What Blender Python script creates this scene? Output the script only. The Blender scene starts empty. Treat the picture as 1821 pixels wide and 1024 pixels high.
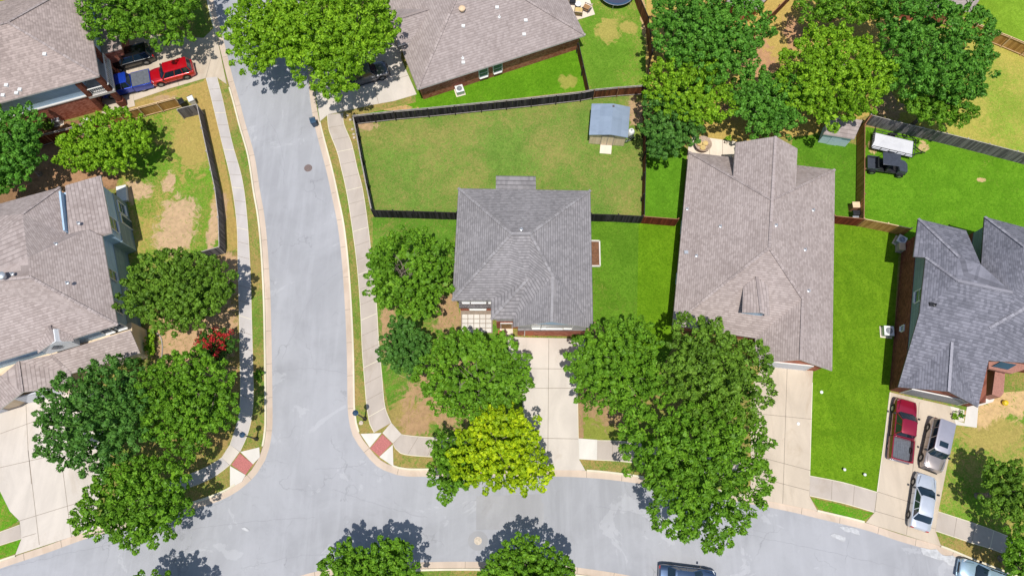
import bpy, math, random
import numpy as np
import mathutils, mathutils.geometry
from mathutils import Vector, Matrix
random.seed(7)
R = math.radians
S = bpy.context.scene
COL = S.collection

# ---------------------------------------------------------------- camera, sky, sun, exposure
FPX, TH, HC = 1214.0, R(18.1), 64.0          # focal length in photo pixels, tilt from straight down, height of the drone
cam = bpy.data.objects.new('camera', bpy.data.cameras.new('camera')); COL.objects.link(cam)
cam.location = (0, 0, HC); cam.rotation_euler = (TH, 0, 0)
cam.data.sensor_width = 36; cam.data.lens = FPX / 1821 * 36
cam.data.clip_end = 2000; S.camera = cam
SUN_EL, SUN_AZ = R(74.5), R(184)             # azimuth measured clockwise from +y
w = bpy.data.worlds.new('World'); S.world = w; w.use_nodes = True
bg = w.node_tree.nodes['Background']; sky = w.node_tree.nodes.new('ShaderNodeTexSky')
sky.sky_type = 'NISHITA'; sky.sun_disc = False; sky.sun_elevation = SUN_EL; sky.sun_rotation = SUN_AZ
w.node_tree.links.new(sky.outputs[0], bg.inputs[0]); bg.inputs[1].default_value = 0.11
sl = bpy.data.lights.new('sun', 'SUN'); sl.energy = 4.0; sl.angle = R(0.5); sl.color = (1, .965, .9)
sun = bpy.data.objects.new('sun', sl); COL.objects.link(sun); sun.location = (0, -30, 90)
sd = Vector((math.sin(SUN_AZ) * math.cos(SUN_EL), math.cos(SUN_AZ) * math.cos(SUN_EL), math.sin(SUN_EL)))
sun.rotation_euler = sd.to_track_quat('Z', 'Y').to_euler()
S.view_settings.view_transform = 'Standard'; S.view_settings.look = 'None'
S.view_settings.exposure = 0.0; S.view_settings.gamma = 1
S.render.engine = 'CYCLES'

# ---------------------------------------------------------------- photo pixel -> world
_c, _s = math.cos(TH), math.sin(TH)
CAM = Vector((0, 0, HC))
def ray(px, py):
    u = (px - 910.5) / FPX; v = (512 - py) / FPX
    return Vector((u, _s + v * _c, -_c + v * _s))
def P(px, py, z=0.0):
    r = ray(px, py); return CAM + r * ((z - HC) / r.z)
def plane(A, B, pitch):                       # roof plane through eave A->B rising to its left
    d = B - A; d.z = 0; d.normalize(); n = Vector((-d.y, d.x, 0))
    return A, d.cross(n + Vector((0, 0, pitch)))
def X(px, py, pl):
    A, n = pl; r = ray(px, py); return CAM + r * ((A - CAM).dot(n) / r.dot(n))

# ---------------------------------------------------------------- materials
def lin(r, g, b):
    f = lambda c: (c / 255 / 12.92) if c / 255 <= .04045 else ((c / 255 + .055) / 1.055) ** 2.4
    return (f(r), f(g), f(b), 1)
class NT:
    def __init__(s, name):
        s.m = bpy.data.materials.new(name); s.m.use_nodes = True; s.t = s.m.node_tree
        s.b = s.t.nodes['Principled BSDF']; s.geo = None
    def n(s, typ, **k):
        nd = s.t.nodes.new('ShaderNode' + typ)
        for a, v in k.items(): setattr(nd, a, v)
        return nd
    def l(s, a, b): s.t.links.new(a, b)
    def pos(s):
        if not s.geo: s.geo = s.n('NewGeometry')
        return s.geo.outputs['Position']
    def math(s, op, a, b=None, c=None, clamp=False):
        nd = s.n('Math', operation=op); nd.use_clamp = clamp
        for i, v in enumerate((a, b, c)):
            if v is None: continue
            if isinstance(v, (int, float)): nd.inputs[i].default_value = v
            else: s.l(v, nd.inputs[i])
        return nd.outputs[0]
    def vmath(s, op, a, b=None):
        nd = s.n('VectorMath', operation=op)
        for i, v in enumerate((a, b)):
            if v is None: continue
            if isinstance(v, (tuple, list)): nd.inputs[i].default_value = v
            else: s.l(v, nd.inputs[i])
        return nd
    def noise(s, scale, detail=3, rough=.55, dist=0, vec=None, stretch=None):
        nd = s.n('TexNoise'); nd.inputs['Scale'].default_value = scale; nd.inputs['Detail'].default_value = detail
        nd.inputs['Roughness'].default_value = rough; nd.inputs['Distortion'].default_value = dist
        v = vec or s.pos()
        if stretch: v = s.vmath('MULTIPLY', v, stretch).outputs[0]
        s.l(v, nd.inputs['Vector']); return nd.outputs['Fac']
    def ramp(s, f, lo, hi):
        nd = s.n('MapRange'); nd.inputs[1].default_value = lo; nd.inputs[2].default_value = hi
        nd.interpolation_type = 'SMOOTHSTEP'; s.l(f, nd.inputs[0]); return nd.outputs[0]
    def mix(s, f, a, b, mode='MIX'):
        nd = s.n('MixRGB', blend_type=mode)
        for i, v in zip((0, 1, 2), (f, a, b)):
            if isinstance(v, (int, float)): nd.inputs[i].default_value = v
            elif isinstance(v, (tuple, list)): nd.inputs[i].default_value = v
            else: s.l(v, nd.inputs[i])
        return nd.outputs[0]
    def out(s, col, rough=.8, bump=None, bs=.3, bd=.05, spec=.3):
        if isinstance(col, tuple): s.b.inputs['Base Color'].default_value = col
        else: s.l(col, s.b.inputs['Base Color'])
        s.b.inputs['Roughness'].default_value = rough
        s.b.inputs['Specular IOR Level'].default_value = spec
        if bump is not None:
            bn = s.n('Bump'); bn.inputs['Strength'].default_value = bs; bn.inputs['Distance'].default_value = bd
            s.l(bump, bn.inputs['Height']); s.l(bn.outputs[0], s.b.inputs['Normal'])
        return s.m
def mul(c, k): return (c[0] * k, c[1] * k, c[2] * k, 1)

def plain(name, col, rough=.6, var=.12, scale=4, metal=0, coat=0, spec=.5):
    n = NT(name); f = n.noise(scale, 4)
    c = n.mix(n.ramp(f, .3, .7), mul(col, 1 - var), mul(col, 1 + var))
    n.out(c, rough, spec=spec); n.b.inputs['Metallic'].default_value = metal
    n.b.inputs['Coat Weight'].default_value = coat; n.b.inputs['Coat Roughness'].default_value = .05
    return n.m
def rows(name, c1, c2, dz, du, line=.25, rough=.9, vert=False, cell=1., grime=None, bs=.5):
    """courses along contour lines and tabs along them, from height and true normal: shingles, bricks, siding, boards"""
    n = NT(name); p = n.pos(); nrm = n.geo.outputs['True Normal']
    tg = n.vmath('NORMALIZE', n.vmath('CROSS_PRODUCT', nrm, (0.0001, 0.0001, 1)).outputs[0])
    t = n.vmath('DOT_PRODUCT', p, tg.outputs[0]).outputs['Value']
    sp = n.n('SeparateXYZ'); n.l(p, sp.inputs[0]); z = sp.outputs[2]
    if vert: z, t = t, z
    zr = n.math('DIVIDE', z, dz); zi = n.math('FLOOR', zr); zf = n.math('FRACT', zr)
    off = n.n('TexWhiteNoise', noise_dimensions='1D'); n.l(zi, off.inputs['W'])
    tu = n.math('ADD', n.math('DIVIDE', t, du), n.math('MULTIPLY', off.outputs[0], 7.3))
    ti = n.math('FLOOR', tu)
    cb = n.n('CombineXYZ'); n.l(zi, cb.inputs[0]); n.l(ti, cb.inputs[1])
    wn = n.n('TexWhiteNoise', noise_dimensions='2D'); n.l(cb.outputs[0], wn.inputs['Vector'])
    big = n.noise(.35, 4, .6); fine = n.noise(7, 4, .7)
    f = n.math('ADD', n.math('MULTIPLY', wn.outputs[0], cell), n.math('ADD', n.math('MULTIPLY', big, .8), n.math('MULTIPLY', fine, .5)))
    f = n.math('SUBTRACT', n.math('DIVIDE', f, cell + 1.3), 0)
    c = n.mix(n.ramp(f, .25, .75), c1, c2)
    edge = n.math('LESS_THAN', zf, .22)
    c = n.mix(n.math('MULTIPLY', edge, line), c, mul(c1, .35))
    st = n.noise(1.1, 5, .65, .8, stretch=(1, 1, .25)); c = n.mix(n.math('MULTIPLY', n.ramp(st, .48, .66), .24 if not vert else .12), c, mul(c1, .72))
    if grime: c = n.mix(n.math('MULTIPLY', n.ramp(n.noise(.8, 5, .6), .5, .75), grime[1]), c, grime[0])
    return n.out(c, rough, bump=zf, bs=bs, bd=.02, spec=.2)
def grass(name, lush, lush2, dry, dirt, dryness=.3, patches=(), dryp=(), stripes=0):
    n = NT(name); p = n.pos()
    fine = n.noise(5.5, 5, .7, 1.2); med = n.noise(1.3, 5, .65, 2.5); big = n.noise(.16, 4, .6, .6)
    c = n.mix(n.ramp(fine, .3, .7), lush, lush2)
    c = n.mix(n.math('MULTIPLY', n.ramp(med, .4, .68), .55), c, mul(lush, .6))
    hi = n.noise(2.6, 5, .7, 4.5); c = n.mix(n.math('MULTIPLY', n.ramp(hi, .52, .66), .5), c, (min(1, lush2[0] * 1.5), lush2[1] * 1.28, lush2[2] * 1.6, 1))
    if stripes:
        sx = n.n('SeparateXYZ'); n.l(p, sx.inputs[0])
        wv = n.math('SINE', n.math('ADD', n.math('MULTIPLY', sx.outputs[0], 5.6), n.math('MULTIPLY', med, 2)))
        c = n.mix(n.math('MULTIPLY', n.ramp(wv, -.6, .6), stripes), c, mul(lush2, 1.25))
    gr = n.noise(3.4, 6, .78, 2.2); c = n.mix(n.math('MULTIPLY', n.ramp(gr, .54, .3), .75), c, mul(lush, .48)); mot = n.noise(7.5, 5, .8, 1.5); c = n.mix(n.math('MULTIPLY', n.ramp(mot, .56, .68), .4), c, (min(1, lush2[0] * 1.5), lush2[1] * 1.25, lush2[2] * 2, 1))
    fil = n.noise(1.9, 6, .75, 5.5)
    d = n.math('ADD', n.math('MULTIPLY', med, .3), n.math('ADD', n.math('MULTIPLY', big, .42), n.math('MULTIPLY', fil, .5)))
    lo = .82 - dryness * .42
    dm = n.ramp(d, lo - .06, lo + .1)
    bv = n.noise(.33, 4, .6, 1.0); c = n.mix(n.math('MULTIPLY', n.ramp(bv, .62, .38), .4), c, mul(lush, .66)); c = n.mix(n.math('MULTIPLY', n.ramp(fil, .5, .62), .35), c, (min(1, lush2[0] * 1.35), lush2[1] * 1.2, lush2[2] * 1.5, 1))
    def blob(x, y, rx, ry):
        v = n.vmath('MULTIPLY', n.vmath('SUBTRACT', p, (x, y, 0)).outputs[0], (1 / rx, 1 / ry, 0))
        ln = n.vmath('LENGTH', v.outputs[0]).outputs['Value']
        v2 = n.math('ADD', ln, n.math('MULTIPLY', n.math('SUBTRACT', n.noise(.7, 6, .72, 1.5), .5), 2.6))
        return n.math('SUBTRACT', 1, n.ramp(v2, .75, 1.1))
    for q in dryp: dm = n.math('MAXIMUM', dm, n.math('MULTIPLY', blob(*q), .85))
    drv = n.mix(n.ramp(n.noise(3, 4, .7, 2), .35, .65), dry, mul(dry, .72))
    c = n.mix(dm, c, drv)
    bare = None
    for q in patches:
        b = blob(*q); bare = b if bare is None else n.math('MAXIMUM', bare, b)
    if bare is not None: bare = n.math('MULTIPLY', bare, n.math('SUBTRACT', 1, n.ramp(n.noise(1.7, 6, .75, 2.5), .55, .64)))
    if bare is not None:
        dc = n.mix(n.ramp(n.noise(2.2, 5, .65), .35, .7), dirt, mul(dirt, .78))
        c = n.mix(bare, c, dc)
    return n.out(c, .95, bump=n.noise(9, 4, .7, 1), bs=.7, bd=.08, spec=.1)
def concrete(name, col, stain=.2, seed=0):
    n = NT(name)
    a = n.noise(.5, 5, .6, .5, stretch=(1, .45, 1)); b = n.noise(9, 4, .6); s_ = n.noise(.22, 6, .7, 1, stretch=(1.3, .7, 1))
    c = n.mix(n.ramp(a, .3, .72), mul(col, .9), mul(col, 1.07))
    c = n.mix(n.math('MULTIPLY', n.ramp(s_, .52, .68), stain), c, (col[0] * .72, col[1] * .66, col[2] * .58, 1))
    c = n.mix(n.math('MULTIPLY', n.ramp(b, .45, .75), .12), c, mul(col, .75))
    ty = n.noise(1.6, 3, .5, .2, stretch=(1, .07, 1)); c = n.mix(n.math('MULTIPLY', n.ramp(ty, .52, .66), stain * .4), c, mul(col, .74))
    return n.out(c, .9, bump=b, bs=.15, bd=.01, spec=.2)
def paint(name, col, metal=.3, rough=.28, coat=1.): return plain(name, col, rough, .03, 3, metal, coat)

def asphalt_mat():
    n = NT('asphalt'); p = n.pos(); base = (.378, .379, .400, 1)
    big = n.noise(.11, 6, .62, .8); mid = n.noise(.8, 6, .7, .8); fine = n.noise(22, 3, .7)
    st = n.noise(.35, 5, .65, .3, stretch=(3.2, .35, 1))
    c = n.mix(n.ramp(big, .3, .7), mul(base, .86), mul(base, 1.08))
    c = n.mix(n.math('MULTIPLY', n.ramp(st, .42, .66), .45), c, mul(base, 1.16))
    c = n.mix(n.math('MULTIPLY', n.ramp(mid, .5, .72), .2), c, mul(base, .76))
    sp = n.noise(3.2, 6, .8); c = n.mix(n.math('MULTIPLY', n.ramp(sp, .6, .7), .3), c, mul(base, .7)); c = n.mix(n.math('MULTIPLY', n.ramp(sp, .4, .3), .25), c, mul(base, 1.3))
    c = n.mix(n.math('MULTIPLY', n.ramp(fine, .55, .8), .25), c, mul(base, .6))
    # hairline cracks
    nz = n.n('TexNoise'); nz.inputs['Scale'].default_value = .6; nz.inputs['Detail'].default_value = 5; n.l(p, nz.inputs['Vector'])
    sc = n.n('VectorMath', operation='SCALE'); n.l(nz.outputs['Color'], sc.inputs[0]); sc.inputs['Scale'].default_value = 2.5
    vv = n.vmath('ADD', p, sc.outputs[0])
    vo = n.n('TexVoronoi', feature='DISTANCE_TO_EDGE'); vo.inputs['Scale'].default_value = .13; n.l(vv.outputs[0], vo.inputs['Vector'])
    cr = n.math('SUBTRACT', 1, n.ramp(vo.outputs['Distance'], .001, .0065))
    cr = n.math('MULTIPLY', cr, n.ramp(n.noise(.3, 3), .45, .6))
    c = n.mix(n.math('MULTIPLY', cr, .32), c, mul(base, .45))
    # pale cement dusting blotches
    bl = n.noise(.17, 7, .66, 1.3)
    c = n.mix(n.math('MULTIPLY', n.ramp(bl, .6, .615), .22), c, (.6, .6, .62, 1))
    return n.out(c, .9, bump=fine, bs=.15, bd=.01, spec=.2)

DRY = lin(186, 164, 98); DIRT = lin(190, 158, 122)
L1, L2 = lin(80, 138, 30), lin(116, 168, 48)
MT = dict(
    asphalt=asphalt_mat(),
    patch=concrete('asphalt_patch', (.37, .365, .375, 1), .25),
    drive=concrete('driveway_concrete', lin(208, 198, 187), .4), drive2=concrete('driveway_concrete_tan', lin(201, 186, 167), .5),
    walk=concrete('sidewalk_concrete', lin(190, 178, 167), .4), walk2=concrete('sidewalk_concrete_grey', lin(194, 187, 183), .2),
    edge=concrete('concrete_edge', lin(222, 213, 190), .05), white=concrete('pale_concrete', lin(220, 214, 205), .15),
    gutter=concrete('gutter_concrete', lin(205, 186, 168), .4), joint=plain('joint', lin(146, 133, 119), .95),
    ramp=plain('red_pavers', lin(182, 112, 107), .9, .16, 9),
    brickcap=plain('brick_top', lin(166, 118, 104), .9, .15, 7), capn=rows('ridge_cap_plain', lin(134, 130, 131), lin(160, 156, 157), .1, .3, .3), cement=plain('cement_dust', (.5, .5, .51, 1), .9, .15, 3),
    patio=concrete('patio_concrete', lin(228, 214, 196), .3),
    tar=plain('crack_tar', lin(148, 148, 154), .9), steelcover=plain('cast_iron', lin(128, 112, 108), .7, .25, 14, .3),
    # house finishes
    sh_taupe=rows('shingles_taupe', lin(156, 142, 137), lin(184, 170, 165), .09, .26, .42, cell=.5),
    sh_grey=rows('shingles_grey', lin(130, 126, 127), lin(160, 155, 156), .1, .26, .6, cell=.4),
    sh_warm=rows('shingles_warm', lin(152, 139, 135), lin(176, 163, 159), .1, .26, .35, cell=.5),
    sh_slate=rows('shingles_slate', lin(104, 104, 113), lin(138, 137, 147), .1, .26, .4, cell=.55),
    sh_brown=rows('shingles_brown', lin(150, 135, 129), lin(184, 167, 160), .1, .26, .3, cell=.5),
    cap_t=rows('ridge_cap_taupe', lin(150, 137, 133), lin(180, 167, 163), .1, .3, .3),
    cap_g=rows('ridge_cap_grey', lin(132, 130, 138), lin(164, 162, 170), .1, .3, .3),
    trim=plain('pale_trim', lin(205, 200, 195), .6, .05), trimd=plain('dark_trim', lin(92, 82, 78), .6, .1),
    brick=rows('red_brick', lin(160, 86, 66), lin(206, 136, 114), .085, .24, .25, grime=(lin(205, 150, 130), .3)),
    brickd=rows('dark_brick', lin(108, 62, 50), lin(148, 92, 74), .085, .24, .25),
    sid_blue=rows('blue_siding', lin(172, 198, 222), lin(186, 210, 232), .2, 3, .25, rough=.6),
    sid_grey=rows('grey_siding', lin(180, 178, 180), lin(196, 194, 194), .2, 3, .25, rough=.6),
    sid_slate=rows('slate_siding', lin(128, 146, 154), lin(144, 162, 168), .2, 3, .25, rough=.6),
    sid_tan=rows('tan_siding', lin(222, 200, 170), lin(232, 210, 182), .3, 3, .12, rough=.7, vert=True),
    sid_white=rows('white_siding', lin(224, 226, 228), lin(234, 234, 236), .2, 3, .2, rough=.6),
    glass=plain('window_glass', lin(60, 84, 100), .08, .1, .6, 0, .5), frame=plain('window_frame', lin(232, 230, 226), .5, .03),
    garage_r=rows('garage_red', lin(182, 98, 72), lin(198, 116, 88), .5, 1.2, .4, rough=.6),
    garage_g=rows('garage_grey', lin(134, 138, 146), lin(150, 153, 160), .5, 1.2, .35, rough=.5),
    garage_w=rows('garage_white', lin(206, 210, 220), lin(220, 222, 230), .5, 1.2, .3, rough=.5),
    metal_roof=rows('painted_metal_roof', lin(136, 150, 168), lin(146, 160, 178), .6, .6, .06, rough=.45),
    # fences
    f_black=rows('black_stained_boards', lin(30, 28, 32), lin(70, 66, 72), .15, 4, .5, vert=True),
    f_brown=rows('brown_boards', lin(88, 50, 34), lin(134, 82, 54), .15, 4, .4, vert=True),
    f_tan=rows('tan_boards', lin(160, 118, 62), lin(198, 154, 92), .15, 4, .4, vert=True),
    f_grey=rows('weathered_boards', lin(88, 84, 86), lin(138, 132, 132), .15, 4, .55, vert=True),
    f_red=rows('red_cedar_boards', lin(96, 40, 26), lin(132, 62, 42), .15, 4, .4, vert=True),
    rail_w=plain('weathered_rail', lin(168, 160, 154), .85, .2), rail_t=plain('pale_rail', lin(222, 190, 150), .85, .12),
    rail_d=plain('dark_rail', lin(44, 38, 38), .85, .2), rail_b=plain('brown_rail', lin(150, 104, 76), .85, .15),
    # objects
    tyre=plain('tyre_rubber', lin(28, 28, 30), .85, .1), rim=plain('alloy_rim', lin(150, 152, 156), .35, .1, 20, .7),
    cglass=plain('car_glass', lin(28, 44, 56), .06, .1, 1, 0, 1), lamp_r=plain('tail_lamp_red', lin(170, 20, 24), .2, .05),
    lamp_w=plain('headlamp', lin(225, 228, 232), .12, .05), plas=plain('black_plastic', lin(30, 31, 34), .5, .15),
    liner=plain('bed_liner', lin(96, 100, 108), .8, .15), chrome=plain('chrome', lin(190, 192, 196), .18, .05, 4, .9),
    steel=plain('galvanised_steel', lin(190, 194, 200), .4, .1, 6, .5), whitep=plain('white_plastic', lin(230, 230, 228), .5, .05),
    wood=rows('timber', lin(150, 112, 74), lin(190, 150, 106), .14, 2, .3), tanbox=plain('tan_lid', lin(226, 196, 160), .7, .06),
    blackm=plain('black_metal', lin(36, 36, 40), .45, .15), bluep=plain('blue_plastic', lin(52, 78, 104), .5, .1),
    redp=plain('red_plastic', lin(150, 40, 44), .5, .1), tramp=plain('trampoline_mat', lin(62, 68, 92), .8, .1, 10),
    deckw=rows('white_deck', lin(206, 206, 212), lin(224, 224, 228), .3, 3, .1, rough=.5),
    cushion=plain('tan_cushion', lin(206, 180, 120), .9, .12), soil=plain('soil', lin(120, 84, 60), .95, .25, 5),
    wicker=plain('wicker', lin(190, 168, 150), .9, .3, 12), yellow=plain('yellow_plastic', lin(222, 190, 30), .5, .05),
    buggy=plain('buggy_plastic', lin(74, 78, 88), .3, .12, 5, .2), pool=rows('pale_blue_boards', lin(196, 216, 230), lin(206, 224, 236), .4, 3, .1),
    bark=rows('bark', lin(110, 98, 88), lin(165, 152, 140), .12, .2, .3), rock=plain('rock', lin(200, 186, 168), .9, .2, 5),
)

# ---------------------------------------------------------------- mesh building
class MB:
    def __init__(s): s.v = []; s.f = []; s.m = []
    def add(s, vs, fs, m=0):
        o = len(s.v); s.v += [tuple(v) for v in vs]; s.f += [tuple(i + o for i in f) for f in fs]; s.m += [m] * len(fs); return s
    def box(s, x0, x1, y0, y1, z0, z1, m=0, M=None):
        vs = [Vector((x, y, z)) for z in (z0, z1) for x, y in ((x0, y0), (x1, y0), (x1, y1), (x0, y1))]
        if M is not None: vs = [M @ v for v in vs]
        return s.add(vs, [(0, 3, 2, 1), (4, 5, 6, 7), (0, 1, 5, 4), (1, 2, 6, 5), (2, 3, 7, 6), (3, 0, 4, 7)], m)
    def prism(s, poly, z0, z1, m=0, side=None):
        poly = [Vector((p[0], p[1], 0)) for p in poly]
        if sum(a.x * b.y - b.x * a.y for a, b in zip(poly, poly[1:] + poly[:1])) < 0: poly = poly[::-1]
        n = len(poly); vs = [(p.x, p.y, z0) for p in poly] + [(p.x, p.y, z1) for p in poly]
        s.add(vs, [tuple(range(n, 2 * n))], m)
        return s.add(vs, [tuple(range(n))[::-1]] + [(i, (i + 1) % n, n + (i + 1) % n, n + i) for i in range(n)], m if side is None else side)
    def beam(s, a, b, w_, h, m=0, up=(0, 0, 1)):        # bar from a to b, width w_, height h (centred)
        a, b = Vector(a), Vector(b); d = (b - a).normalized(); u = Vector(up)
        if abs(d.dot(u)) > .98: u = Vector((0, 1, 0))
        sd_ = d.cross(u).normalized(); u = sd_.cross(d)
        vs = [p + sd_ * x * w_ / 2 + u * y * h / 2 for p in (a, b) for x, y in ((-1, -1), (1, -1), (1, 1), (-1, 1))]
        return s.add(vs, [(0, 1, 2, 3), (7, 6, 5, 4), (4, 5, 1, 0), (5, 6, 2, 1), (6, 7, 3, 2), (7, 4, 0, 3)], m)
    def tube(s, pts, rad, n=8, m=0, caps=True):
        pts = [Vector(p) for p in pts]; rad = rad if isinstance(rad, (list, tuple)) else [rad] * len(pts); o = []
        for i, p in enumerate(pts):
            d = (pts[min(i + 1, len(pts) - 1)] - pts[max(i - 1, 0)]).normalized()
            u = Vector((0, 0, 1)) if abs(d.z) < .9 else Vector((1, 0, 0)); a = d.cross(u).normalized(); b = d.cross(a)
            o += [p + (a * math.cos(2 * math.pi * k / n) + b * math.sin(2 * math.pi * k / n)) * rad[i] for k in range(n)]
        fs = [(i * n + k, i * n + (k + 1) % n, (i + 1) * n + (k + 1) % n, (i + 1) * n + k) for i in range(len(pts) - 1) for k in range(n)]
        if caps: fs += [tuple(range(n))[::-1], tuple(range((len(pts) - 1) * n, len(pts) * n))]
        return s.add(o, fs, m)
    def lathe(s, prof, cx=0, cy=0, n=20, m=0):
        vs = [(cx + r * math.cos(2 * math.pi * k / n), cy + r * math.sin(2 * math.pi * k / n), z) for r, z in prof for k in range(n)]
        fs = [(i * n + k, i * n + (k + 1) % n, (i + 1) * n + (k + 1) % n, (i + 1) * n + k) for i in range(len(prof) - 1) for k in range(n)]
        fs += [tuple(range(n))[::-1], tuple(range((len(prof) - 1) * n, len(prof) * n))]
        return s.add(vs, fs, m)
    def build(s, name, mats, parent=None, smooth=False, bevel=0, world=True):
        me = bpy.data.meshes.new(name)
        off = parent_loc(parent) if (parent and world) else Vector((0, 0, 0))
        me.from_pydata([(v[0] - off.x, v[1] - off.y, v[2] - off.z) for v in s.v], [], s.f)
        for m_ in (mats if isinstance(mats, (list, tuple)) else [mats]): me.materials.append(MT[m_] if isinstance(m_, str) else m_)
        me.polygons.foreach_set('material_index', s.m)
        me.update()
        if smooth:
            me.polygons.foreach_set('use_smooth', [True] * len(me.polygons))
            try: me.set_sharp_from_angle(angle=R(38))
            except Exception: pass
        ob = bpy.data.objects.new(name, me); COL.objects.link(ob)
        if parent: ob.parent = parent
        if bevel:
            b = ob.modifiers.new('bevel', 'BEVEL'); b.width = bevel; b.segments = 2; b.limit_method = 'ANGLE'
        return ob
def parent_loc(o):
    v = Vector((0, 0, 0))
    while o: v += o.location; o = o.parent
    return v
def thing(name, label, cat, loc=(0, 0, 0), rz=0, group=None):
    o = bpy.data.objects.new(name, None); COL.objects.link(o); o.location = loc; o.rotation_euler = (0, 0, rz)
    o.empty_display_size = .3; o['label'] = label; o['category'] = cat
    if group: o['group'] = group
    return o
def tag(o, label, cat, group=None):
    o['label'] = label; o['category'] = cat
    if group: o['group'] = group
    return o
def struct(o, kind='structure'): o['kind'] = kind; return o

def smooth_line(pts, step=1.0, closed=False):
    pts = [Vector(p) for p in pts]; o = []
    n = len(pts)
    for i in range(n - 1):
        p0, p1, p2, p3 = pts[max(i - 1, 0)], pts[i], pts[i + 1], pts[min(i + 2, n - 1)]
        k = max(1, int((p2 - p1).length / step))
        for j in range(k):
            t = j / k
            o.append(.5 * ((2 * p1) + (p2 - p0) * t + (2 * p0 - 5 * p1 + 4 * p2 - p3) * t * t + (3 * p1 - p0 - 3 * p2 + p3) * t ** 3))
    o.append(pts[-1]); return o
def offset(line, d):                      # to the left of travel
    o = []
    for i, p in enumerate(line):
        t = (line[min(i + 1, len(line) - 1)] - line[max(i - 1, 0)]); t.z = 0; t.normalize()
        o.append(p + Vector((-t.y, t.x, 0)) * d)
    return o
def sheet(name, pxs, z, mat, z0=-.04):
    b = MB(); b.prism([P(x, y, z) for x, y in pxs], z0, z); return struct(b.build(name, mat))
def strip(b, A, B, za, zb, m=0):
    o = [];
    for p, q in zip(A, B): o += [(p.x, p.y, za), (q.x, q.y, zb)]
    b.add(o, [(2 * i, 2 * i + 1, 2 * i + 3, 2 * i + 2) for i in range(len(A) - 1)], m)

# ================================================================ ground, roads, walks
LZ = .10
g = MB(); g.add([(-400, -300, -.06), (400, -300, -.06), (400, 500, -.06), (-400, 500, -.06)], [(0, 1, 2, 3)])
struct(g.build('ground', grass('ground_grass', L1, L2, DRY, DIRT, .4)))
# kerb lines (grass side), driving direction such that the road lies on the right hand
west_k = [(345, -160), (357, -70), (373, 20), (384, 60), (402, 135), (414.6, 180), (426, 224), (441, 277), (451, 341), (458.6, 385), (464, 440), (468.5, 520), (470.5, 600),
          (471.5, 680), (471.9, 740), (471, 765), (466.7, 793), (460, 813), (447, 834), (428, 853), (405, 869), (370, 884), (300, 905), (230, 922), (158, 942), (80, 970), (0, 996.5), (-80, 1024), (-160, 1052)]
east_k = [(535, -160), (545, -60), (552, 40), (556, 110), (560, 165), (568.5, 217), (590, 300), (601, 350), (611, 400), (619, 470), (625, 560), (628, 640), (629, 700), (630.5, 735), (637.6, 768), (656.7, 795.8), (677, 817.8), (699, 828),
          (724, 833.9), (788.5, 833.9), (870, 833), (949.7, 833.9), (1020, 835), (1095, 841), (1200, 857), (1310, 878), (1400, 895), (1453.8, 907.8), (1537.8, 928), (1601.6, 948.8), (1673.9, 970.7), (1736, 995.9), (1850, 1040), (1950, 1080)]
south_k = [(430, 1070), (560, 1030), (650, 1018), (747.5, 1013), (841, 1012), (950, 1015), (1040, 1024), (1150, 1043), (1300, 1080)]
WK = smooth_line([P(x, y, .14) for x, y in west_k], .6)
EK = smooth_line([P(x, y, .14) for x, y in east_k], .6)
SK = smooth_line([P(x, y, .14) for x, y in south_k], .6)
b = MB(); b.add([(-120, -60, 0), (120, -60, 0), (120, 160, 0), (-120, 160, 0)], [(0, 1, 2, 3)])
struct(b.build('road', 'asphalt'))
# block bases
base_g = grass('verge_grass', lin(92, 132, 42), lin(122, 152, 58), lin(176, 150, 92), DIRT, .55)
def block(line, extra, name):
    b = MB(); b.prism([(p.x, p.y) for p in line] + extra, -.04, .09); return struct(b.build(name, base_g))
block(WK, [(-130, -30), (-130, 150), (-52, 150)], 'lawn_ground')
block(EK, [(130, -30), (130, 150), (-20, 150)], 'lawn_ground')
block(SK, [(60, -40), (-60, -40)], 'lawn_ground')
def kerb(line, side, gaps=(), nm='kerb'):
    """side=+1: road on the left of travel. gutter all along, raised kerb except in the gaps (pixel x,y ranges)"""
    g_ = MB(); A = offset(line, .02 * side); B = offset(line, .62 * side); strip(g_, A if side < 0 else B, B if side < 0 else A, .03 if side < 0 else .006, .006 if side < 0 else .03, 0)
    for i in range(0, len(line) - 1, 5):
        a, c = A[i], B[i]; d = (line[i + 1] - line[i]).normalized() * .02
        g_.add([(a.x - d.x, a.y - d.y, .034), (a.x + d.x, a.y + d.y, .034), (c.x + d.x, c.y + d.y, .010), (c.x - d.x, c.y - d.y, .010)], [(0, 1, 2, 3)], 1)
    struct(g_.build('gutter', ['gutter', 'joint']))
    k = MB(); run = []
    def flush(run):
        if len(run) < 2: return
        L = [line[i] for i in run]; a = offset(L, -.09 * side); c = offset(L, .07 * side); d = offset(L, .10 * side)
        strip(k, a, c, .14, .14); strip(k, c, d, .14, .02); strip(k, a, a, .14, .02)
    for i, p in enumerate(line):
        gap = any(math.hypot(p.x - q.x, p.y - q.y) < r_ for q, r_ in gaps)
        if gap: flush(run); run = []
        else: run.append(i)
    flush(run)
    o = k.build(nm, 'edge'); return struct(o)  # pale kerb tone has the sunlight on its edge put into the colour
def gp(a, b, z=.14):
    A, B = P(*a, z), P(*b, z); return ((A + B) / 2, (A - B).length / 2)
kerb(WK, +1, [gp((384, 60), (403, 150)), gp((430, 862), (460, 813)), gp((28, 988), (165, 940))])
kerb(EK, -1, [gp((556, 130), (568, 217)), gp((645, 780), (697, 828)), gp((935, 833), (1042, 836)), gp((1325, 881), (1453, 907)), gp((1540, 928), (1672, 970))])
kerb(SK, +1)

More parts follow.
